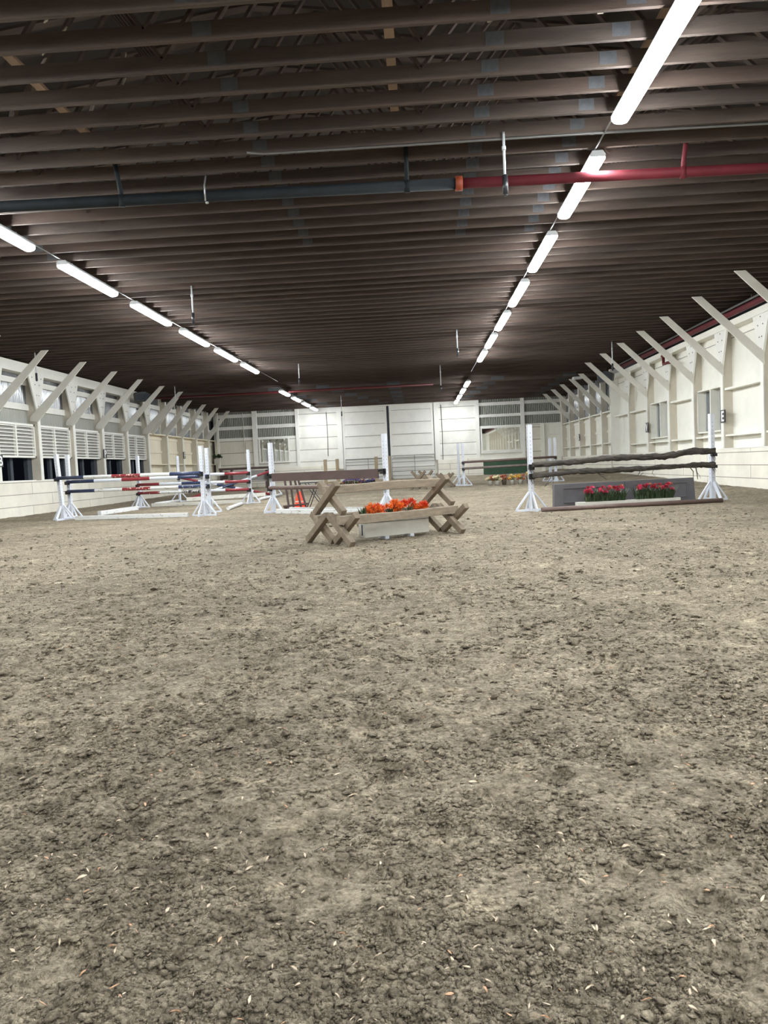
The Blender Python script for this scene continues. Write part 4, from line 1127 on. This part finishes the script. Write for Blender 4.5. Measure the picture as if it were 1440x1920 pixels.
def bunch(name, label, loc, blooms, r, mats, leaf_h, spread, nleaf=60, leafm='leaf', group=None, n=44, w=0.2, cat='flowers', bladew=0.012, zb=0.0):
    t = thing(name, label, cat, loc, 0, group)
    mb = MB(); blades(mb, (0, 0, 0), nleaf, leaf_h, spread, bladew); mb.build('foliage', M[leafm], t)
    for i, (x, y, z) in enumerate(blooms):
        mb = MB(); bloom(mb, (0, 0, 0), r * rng.uniform(.85, 1.15), n, w=w); mb.build('blossom', M[mats[i % len(mats)]], t, at=(x, y, z))
    return t
# pink flowers in the trough
pinks = [(-0.82, 0), (-0.52, 1), (-0.22, 2), (0.32, 3), (0.62, 4), (0.90, 5)]
descr = ['pink flowers at the near-centre end of the white trough, by the grey frame corner', 'pink flowers second along the white trough from the near-centre end', 'red and pink flowers beside the gap on its near-centre side',
         'pink flowers just past the gap in the middle of the trough', 'dark red flowers second from the windowed-wall end of the trough', 'bright pink flowers with a white bloom at the windowed-wall end of the trough']
for x, k in pinks:
    X = tr[0] + math.cos(ang) * x; Yy = tr[1] + math.sin(ang) * x
    bl = [(rng.uniform(-.13, .13), rng.uniform(-.05, .05), rng.uniform(.19, .31)) for _ in range(9)]
    bunch('flower_bunch', descr[k], (X, Yy, 0.115), bl, 0.058, ['pink', 'pink', 'dpink', 'pink', 'rust', 'dpink'] if k != 4 else ['dpink', 'dpink', 'rust'], 0.30, (.15, .05), 130, group='pink and red artificial flowers in the white trough', n=55, w=0.15, bladew=0.010)
# ------------------------------------------------------------------ timber cross cavalletti
Pd = Vector((0.775, 0.632, 0)); Qd = Vector((0.632, -0.775, 0)); CA = math.atan2(Pd.y, Pd.x)
def cavaletto(center, z0, label, flip, L=2.30, span=0.60, h=0.47, rot=CA, t_=0.092):
    t = thing('cross_cavaletto', label, 'jump', (center[0], center[1], z0), rot, 'stacked timber cavalletti with crossed ends')
    for e in (-1, 1):
        x = e * (L / 2 - 0.12)
        for s_ in (-1, 1):
            dx = (0.046 if (s_ * flip > 0) else -0.046)
            mb = MB(); mb.beam((x + dx, -s_ * (span / 2 - .02), 0.035), (x + dx, s_ * (span / 2 - .02), h - 0.035), t_, t_, up=(1, 0, 0))
            mb.build('cross_arm', M['timber'], t, 0.008)
    mb = MB(); n = 30; pts = []; rads = []
    sec = []
    for i in range(n + 1):
        x = -L / 2 + .045 + (L - .09) * i / n
        w1 = 0.064 + 0.007 * float(vnoise(np.float64(x * 3), np.float64(flip * 3 + z0 * 9), 3)); zo = 0.008 * math.sin(x * 2.2 + flip)
        for (yy, zz) in ((-w1, -w1 * .95), (w1, -w1), (w1 * 1.02, w1), (-w1, w1 * .97)):
            sec.append((x, yy + 0.004 * rng.uniform(-1, 1), zz + zo + h * .5 + 0.125 + 0.004 * rng.uniform(-1, 1)))
    fs = [(0, 3, 2, 1), (n * 4, n * 4 + 1, n * 4 + 2, n * 4 + 3)]
    for i in range(n):
        for k in range(4):
            fs.append((i * 4 + k, i * 4 + (k + 1) % 4, (i + 1) * 4 + (k + 1) % 4, (i + 1) * 4 + k))
    mb.add(sec, fs); mb.build('rail', M['timber_rail'], t, 0.008)
    return t
cB = Vector((-0.31, 11.54, 0)); cA = cB - Qd * 0.62
cavaletto(cB, gz(0, 11), 'lower timber cross cavaletto in front, its rail before the white flower box', -1)
cavaletto(cA, gz(0, 11), 'lower timber cross cavaletto behind, under the stacked one', 1)
cavaletto((cA + cB) / 2 + Vector((-0.02, 0, 0)), 0.425, 'upper timber cross cavaletto resting on the two lower ones', 1, h=0.50, span=0.64)
# white flower box standing between them
fbx = thing('flower_box', 'dusty white box on small feet under the front timber rail', 'box', (-0.42, 11.83, 0.0), math.atan2(0.62, 0.93))
mb = MB(); mb.box(-0.58, 0.58, -0.09, 0.09, 0.045, 0.285); mb.build('box_body', M['boxwhite'], fbx, 0.006)
mb = MB(); mb.box(-0.585, -0.578, -0.035, -0.005, 0.08, 0.24); mb.build('end_slot', M['dark'], fbx)
mb = MB(); mb.box(-0.58, 0.58, -0.096, -0.088, 0.262, 0.268); mb.build('lid_line', M['dark'], fbx)
for x in (-0.2, 0.25):
    mb = MB(); mb.box(x - .035, x + .035, -0.11, 0.11, 0.0, 0.045); mb.build('foot', M['jwhite'], fbx, 0.004)
fd = Vector((math.cos(fbx.rotation_euler.z), math.sin(fbx.rotation_euler.z), 0))
for k, (s_, lab, nb) in enumerate(((-0.30, 'broad orange flower bunch at the cross-arm end of the white box', 12), (0.12, 'orange flower bunch in the middle of the white box', 9), (0.44, 'orange flower bunch standing tallest at the far end of the white box', 8))):
    c = Vector((-0.42, 11.83, 0.285)) + fd * s_
    sp = (.19, .10, .11)[k]
    bl = [(rng.uniform(-sp, sp), rng.uniform(-.06, .06), rng.uniform(.10, .23 + (0.06 if k == 2 else 0))) for _ in range(nb)]
    bunch('orange_flower_bunch', lab, c, bl, 0.095, ['orange', 'orange', 'orange2'], 0.17, (sp, .06), 50, 'leafdry', 'orange artificial flowers on the white box', n=130, w=0.07, bladew=0.008)
for s_, lab in ((-0.53, 'spiky dark leaves at the cross-arm end of the white box'), (-0.06, 'spiky dark leaves between the two nearer orange bunches'), (0.30, 'spiky dark leaves rising before the tallest orange bunch')):
    c = Vector((-0.42, 11.83, 0.285)) + fd * s_
    mb = MB(); blades(mb, (0, 0, 0), 16, 0.25, (.05, .03), 0.014, lean=.35)
    tag(mb.build('leaf_tuft', M['leaf'], None, at=c), lab, 'plant', 'spiky leaves on the white box')

# ------------------------------------------------------------------ far jump with brown poles, flower pots
a, b = (1.88, 33.3), (5.83, 33.5); r = RG(a, b)
standard(*a, r, 'front white standard at the sliding-door end of the far brown-pole jump', (1.1, 0.83), h=1.84)
standard(1.72, 33.95, r, 'rear white standard at the sliding-door end of the far brown-pole jump', (), h=1.84)
standard(*b, r, 'front white standard at the windowed-wall end of the far brown-pole jump', (1.15, 0.88), h=1.88)
standard(5.72, 34.15, r, 'rear white standard at the windowed-wall end of the far brown-pole jump', (), h=1.88)
band_pole(off(a, 1.11, r), off(b, 1.16, r), 0.048, [('brownpole', 1)], 'upper dark brown pole on the far jump before the green boards')
band_pole(off(a, 0.84, r), off(b, 0.89, r), 0.050, [('greybrown', 1)], 'lower grey-brown pole on the far jump before the green boards')
pots = [(2.95, 32.6, 'pale', 'rust', 'pot', 'rust and pale flowers in a pot, first from the sliding-door side'), (3.22, 32.4, 'pale', 'pale', 'pot', 'cream flowers in a white pot, second from the sliding-door side'),
        (3.52, 32.6, 'rust', 'rust', 'potdark', 'dull red flowers in a dark pot, third from the sliding-door side'), (3.85, 32.55, 'yellow', 'pale', 'pot', 'yellow flowers in a pot, fourth from the sliding-door side'),
        (4.20, 32.6, 'yellow', 'rust', 'pot', 'yellow and rust flowers in a pot, fifth from the sliding-door side'), (4.55, 32.55, 'pale', 'yellow', 'potdark', 'tall pale and yellow flowers in a dark pot beside the log jump standard')]
for i, (x, y, m1, m2, pm, lab) in enumerate(pots):
    z = gz(x, y)
    t = thing('potted_flowers', lab, 'flowers', (x, y, z), 0, 'potted flowers under the far brown-pole jump')
    mb = MB(); mb.lathe([(0.08, 0.0), (0.11, 0.17), (0.115, 0.18), (0.10, 0.18)], seg=14); mb.build('pot', M[pm], t)
    mb = MB(); blades(mb, (0, 0, .15), 50, .18, (.10, .07), .014); mb.build('foliage', M['leafdry'], t)
    for k in range(10):
        mb = MB(); bloom(mb, (0, 0, 0), .09, 30, w=.34); mb.build('blossom', M[(m1, m2)[k % 2]], t, at=(rng.uniform(-.15, .15), rng.uniform(-.08, .08), rng.uniform(.17, .36) + (.1 if i == 5 else 0)))

# unpainted wooden wings with purple flowers between
for k, (x0, x1, y, lab) in enumerate(((-4.85, -4.22, 39.9, 'unpainted wooden wing at the louvre side of the purple flowers'), (-2.10, -1.48, 38.0, 'unpainted wooden wing between the purple flowers and the sliding doors'))):
    z = gz(x0, y)
    t = thing('wooden_wing', lab, 'jump wing', ((x0 + x1) / 2, y, z), 0, 'unpainted wooden jump wings')
    w = (x1 - x0) / 2
    for s_ in (-1, 1):
        mb = MB(); mb.box(s_ * w - .085, s_ * w + .085, -.04, .04, 0, 1.42); mb.build('upright', M['rawwood'], t, .004)
        mb = MB(); mb.box(s_ * w - .06, s_ * w + .06, -.4, .4, 0, .09); mb.build('foot', M['rawwood'], t, .004)
    mb = MB(); mb.box(-w - .6 * (k == 0), w, -.05, -.01, .56, .66); mb.box(-w - .6 * (k == 0), w, -.05, -.01, .18, .28); mb.build('crossbar', M['rawwood'], t, .004)
t = thing('purple_flower_box', 'long box of purple and white flowers between the unpainted wings', 'flower box', (-3.05, 38.7, gz(-3, 38.7)), -0.6 * 0)
mb = MB(); mb.box(-.98, .98, -.10, .10, 0, .08); mb.build('box_body', M['potdark'], t, .004)
mb = MB()
blades(mb, (0, 0, .06), 260, .30, (.95, .09), .016); mb.build('foliage', M['leaf'], t)
for k in range(46):
    mb = MB(); bloom(mb, (0, 0, 0), .10, 26, w=.34); mb.build('blossom', M[('purple', 'pale', 'purple', 'rust', 'purple')[k % 5]], t, at=(-.95 + 1.9 * k / 45, rng.uniform(-.08, .08), rng.uniform(.14, .42)))

# far crosses near the doors
for x, y, rz, lab in ((0.10, 31.5, 1.1, 'small weathered timber cross cavaletto before the gate, seen over the near rail'), (1.05, 32.3, 1.1, 'pale timber trestle between the far cavaletto and the far white standard')):
    cavaletto((x, y), gz(x, y), lab, 1, L=0.9 if x < 1 else 0.6, rot=rz, h=.78 if x < 1 else .62, span=.7)

# ------------------------------------------------------------------ things between the jumps
cn = thing('traffic_cone', 'orange-red traffic cone behind the brown plank jump', 'cone', (-3.52, 22.4, gz(-3.5, 22.4)))
mb = MB(); mb.box(-.21, .21, -.21, .21, 0, .035); mb.build('base', M['conered'], cn, .01)
mb = MB(); mb.lathe([(.175, .03), (.155, .1), (.092, .40), (.068, .47), (.0, .47)], seg=24); mb.build('cone_body', M['conered'], cn)
mb = MB(); mb.lathe([(.146, .155), (.135, .20), (.132, .20)], seg=24); mb.build('reflective_band', M['coneband'], cn)
st = thing('wooden_rack', 'dark brown slatted wooden rack standing behind the brown plank', 'rack', (-3.55, 21.45, gz(-3.5, 21.4)), -0.3)
for k, (xb, xt) in enumerate(((-.14, -.16), (.0, .02), (.24, .14), (.40, .24))):
    mb = MB(); mb.beam((xb, 0, 0.0), (xt - .12, .05, .98), .045, .05, up=(0, 1, 0)); mb.build('upright', M['brown'], st, .003)
mb = MB(); mb.beam((-.30, -.05, .10), (.48, -.05, .16), .04, .05); mb.build('lower_bar', M['brown'], st, .003)
mb = MB(); mb.beam((-.32, -.03, .99), (.20, -.03, .99), .3, .04); mb.build('top_shelf', M['brown'], st, .003)
mb = MB(); mb.box(-.28, -.20, -.06, .02, 0, .12); mb.build('foot', M['brown'], st, .003)
fs = thing('folding_stand', 'thin black folding stand beside the traffic cone', 'stand', (-2.95, 21.5, gz(-2.9, 21.5)), -0.2)
for y in (-.12, .12):
    mb = MB(); mb.tube([(-.22, y, 0), (.10, y, .72)], .012, 8); mb.build('leg', M['darksteel'], fs)
    mb = MB(); mb.tube([(.28, y, 0), (-.22, y, .72)], .012, 8); mb.build('leg', M['darksteel'], fs)
mb = MB(); mb.box(-.42, .14, -.16, .16, .72, .75); mb.build('seat', M['darksteel'], fs)
bn = thing('brown_rack_bench', 'long brown wooden bench rack with a grey panel below the far mirror', 'bench', (-10.3, 46.2, gz(-10.3, 46.2)), 0.04)
mb = MB(); mb.box(-1.75, 1.35, -.06, .06, 1.16, 1.30); mb.build('top_plank', M['brown'], bn, .004)
mb = MB(); mb.box(-1.2, 1.05, -.12, -.08, .50, 1.10); mb.build('grey_panel', M['greypanel2'], bn, .004)
mb = MB(); mb.box(-1.9, 1.15, -.35, .0, .42, .48); mb.build('seat_plank', M['greypanel2'], bn, .004)
mb = MB(); mb.box(-1.72, 1.3, .02, .05, .62, 1.1); mb.build('back_board', M['brown'], bn, .004)
for x in (-1.6, -.95, 1.12, 1.3):
    mb = MB(); mb.box(x - .06, x + .06, -.3, .06, 0, 1.16 if x not in (1.12,) else .9); mb.build('leg', M['brown'], bn, .004)
pc = thing('potted_plant', 'white tub with a dark bushy plant on the ledge in the far louvre-side corner', 'plant', (-12.45, 47.4, 1.72))
grow(pc, KS * .985)
mb = MB(); mb.box(-.16, .16, -.13, .13, 0, .30); mb.build('tub', M['pot'], pc, .01)
mb = MB()
for k in range(9):
    bloom(mb, (rng.uniform(-.2, .2), rng.uniform(-.12, .12), .36 + rng.uniform(0, .16)), .16, 40, w=.14)
mb.build('foliage', M['leaf'], pc)
# cord and hose hooks on the far wall
for x, z0, z1, lab in ((-11.15, 1.95, 4.9, 'pale cord hanging on the far wall in the louvre-side bay'), (-5.78, 1.9, 4.7, 'thin dark cord hanging beside the sliding-door post'), (1.52, 1.3, 4.8, 'thin grey pipe on the far wall next to the door post on the windowed side')):
    mb = MB(); mb.tube([(x, YF - .09, z0), (x + .03, YF - .09, (z0 + z1) / 2), (x, YF - .09, z1)], .02, 6)
    grow(tag(mb.build('hanging_cable', M['cream'] if x < -6 else M['conduit'], loc=(x, YF - .09, z0)), lab, 'cord'), KF)

# ------------------------------------------------------------------ loose bits on the sand
def scatter(name, n, label, mats, size, flat, ymax, ymin=0.9, power=1.6):
    mb = MB()
    for _ in range(n):
        y = ymin + (ymax - ymin) * rng.random() ** power
        x = rng.uniform(-1, 1) * min(11.5, 0.7 + y * 0.62)
        z = fz(x, y)
        L = size * rng.uniform(.35, 1.0) * (1.4 if rng.random() < .08 else 1); W = L * (rng.uniform(.08, .34) if flat < .1 else rng.uniform(.5, .95)); a = rng.uniform(0, 6.28)
        ti = rng.uniform(-.35, .35)
        d = Vector((math.cos(a), math.sin(a), ti * .5)); s_ = Vector((-math.sin(a), math.cos(a), rng.uniform(-.4, .4)))
        c = Vector((x, y, z + 0.010 + L * abs(ti) * .2)); up = Vector((0, 0, 1)) * L * rng.uniform(.0, .25)
        th = Vector((0, 0, flat * L))
        top = [c - d * L * .5, c + s_ * W * .5 + up * .7 - d * L * .15, c + s_ * W * .35 + up + d * L * .25, c + d * L * .5 + up * .2, c - s_ * W * .4 + up + d * L * .1, c - s_ * W * .5 + up * .6 - d * L * .2]
        k = len(top)
        mb.add([p_ + th for p_ in top] + [p_ - th * .5 for p_ in top], [tuple(range(k)), tuple(range(k, 2 * k))[::-1]] + [(i, k + i, k + (i + 1) % k, (i + 1) % k) for i in range(k)], rng.randrange(len(mats)))
    o = mb.build(name, mats)
    tag(o, label, name.replace('_', ' '), kind='stuff')
scatter('wood_shavings', 3200, 'pale wood shavings and straw bits strewn over the sand', [M['chip'], M['chip'], M['chip'], M['chip2']], 0.024, .04, 9.0)

def clods(n):
    """crumbled footing: small flattened lumps half sunk in the sand"""
    u = nrng.random(n); y = 1.0 / (1 / 16.0 + (1 / 1.15 - 1 / 16.0) * u ** 0.9)
    x = nrng.uniform(-1, 1, n) * np.minimum(8.6, 0.6 + y * 0.60)
    ok = vnoise(x * 3.1, y * 3.1, 91) + 0.6 * vnoise(x * 9, y * 9, 92) + nrng.normal(0, .26, n) > -0.12      # in patches
    x, y = x[ok], y[ok]; n = len(x)
    ix = np.clip(np.searchsorted(FXS, x), 1, len(FXS) - 1); iy = np.clip(np.searchsorted(FYS, y), 1, len(FYS) - 1)
    z = FZ[iy, ix]
    L = np.clip(0.0040 * np.exp(nrng.normal(0, .62, n)), .0018, .022) * np.sqrt(np.maximum(y, 1.5) / 1.8)
    base = np.array([(1, 0, 0), (.3, .95, 0), (-.8, .6, 0), (-.8, -.6, 0), (.3, -.95, 0), (.1, .1, 1), (-.2, -.1, -.8)], float)
    tri = np.array([(0, 1, 5), (1, 2, 5), (2, 3, 5), (3, 4, 5), (4, 0, 5), (1, 0, 6), (2, 1, 6), (3, 2, 6), (4, 3, 6), (0, 4, 6)])
    V = base[None] * (1 + nrng.uniform(-.35, .35, (n, 7, 3))) + nrng.uniform(-.12, .12, (n, 7, 3))
    V *= np.stack([L, L * nrng.uniform(.45, 1, n), L * nrng.uniform(.18, .6, n)], -1)[:, None, :]
    t = nrng.uniform(-.5, .5, n); c, q = np.cos(t)[:, None], np.sin(t)[:, None]
    X, Z = V[..., 0] * c - V[..., 2] * q, V[..., 0] * q + V[..., 2] * c
    a = nrng.uniform(0, 6.283, n); c, q = np.cos(a)[:, None], np.sin(a)[:, None]
    X, Y_ = X * c - V[..., 1] * q, X * q + V[..., 1] * c
    P = np.stack([X + x[:, None], Y_ + y[:, None], Z + (z + L * .18)[:, None]], -1).reshape(-1, 3).astype(np.float32)
    F = (tri[None] + (np.arange(n) * 7)[:, None, None]).reshape(-1, 3).astype(np.int32)
    me = bpy.data.meshes.new('soil_crumbs')
    me.vertices.add(len(P)); me.vertices.foreach_set('co', P.ravel())
    me.loops.add(F.size); me.loops.foreach_set('vertex_index', F.ravel())
    me.polygons.add(len(F)); me.polygons.foreach_set('loop_start', np.arange(0, F.size, 3, dtype=np.int32)); me.polygons.foreach_set('loop_total', np.full(len(F), 3, dtype=np.int32))
    me.update(calc_edges=True); me.materials.append(M['dirt'])
    o = bpy.data.objects.new('soil_crumbs', me); COL.objects.link(o)
    tag(o, 'crumbs and flakes of loose soil lying on the sand', 'soil crumbs', kind='stuff')
clods(250000)
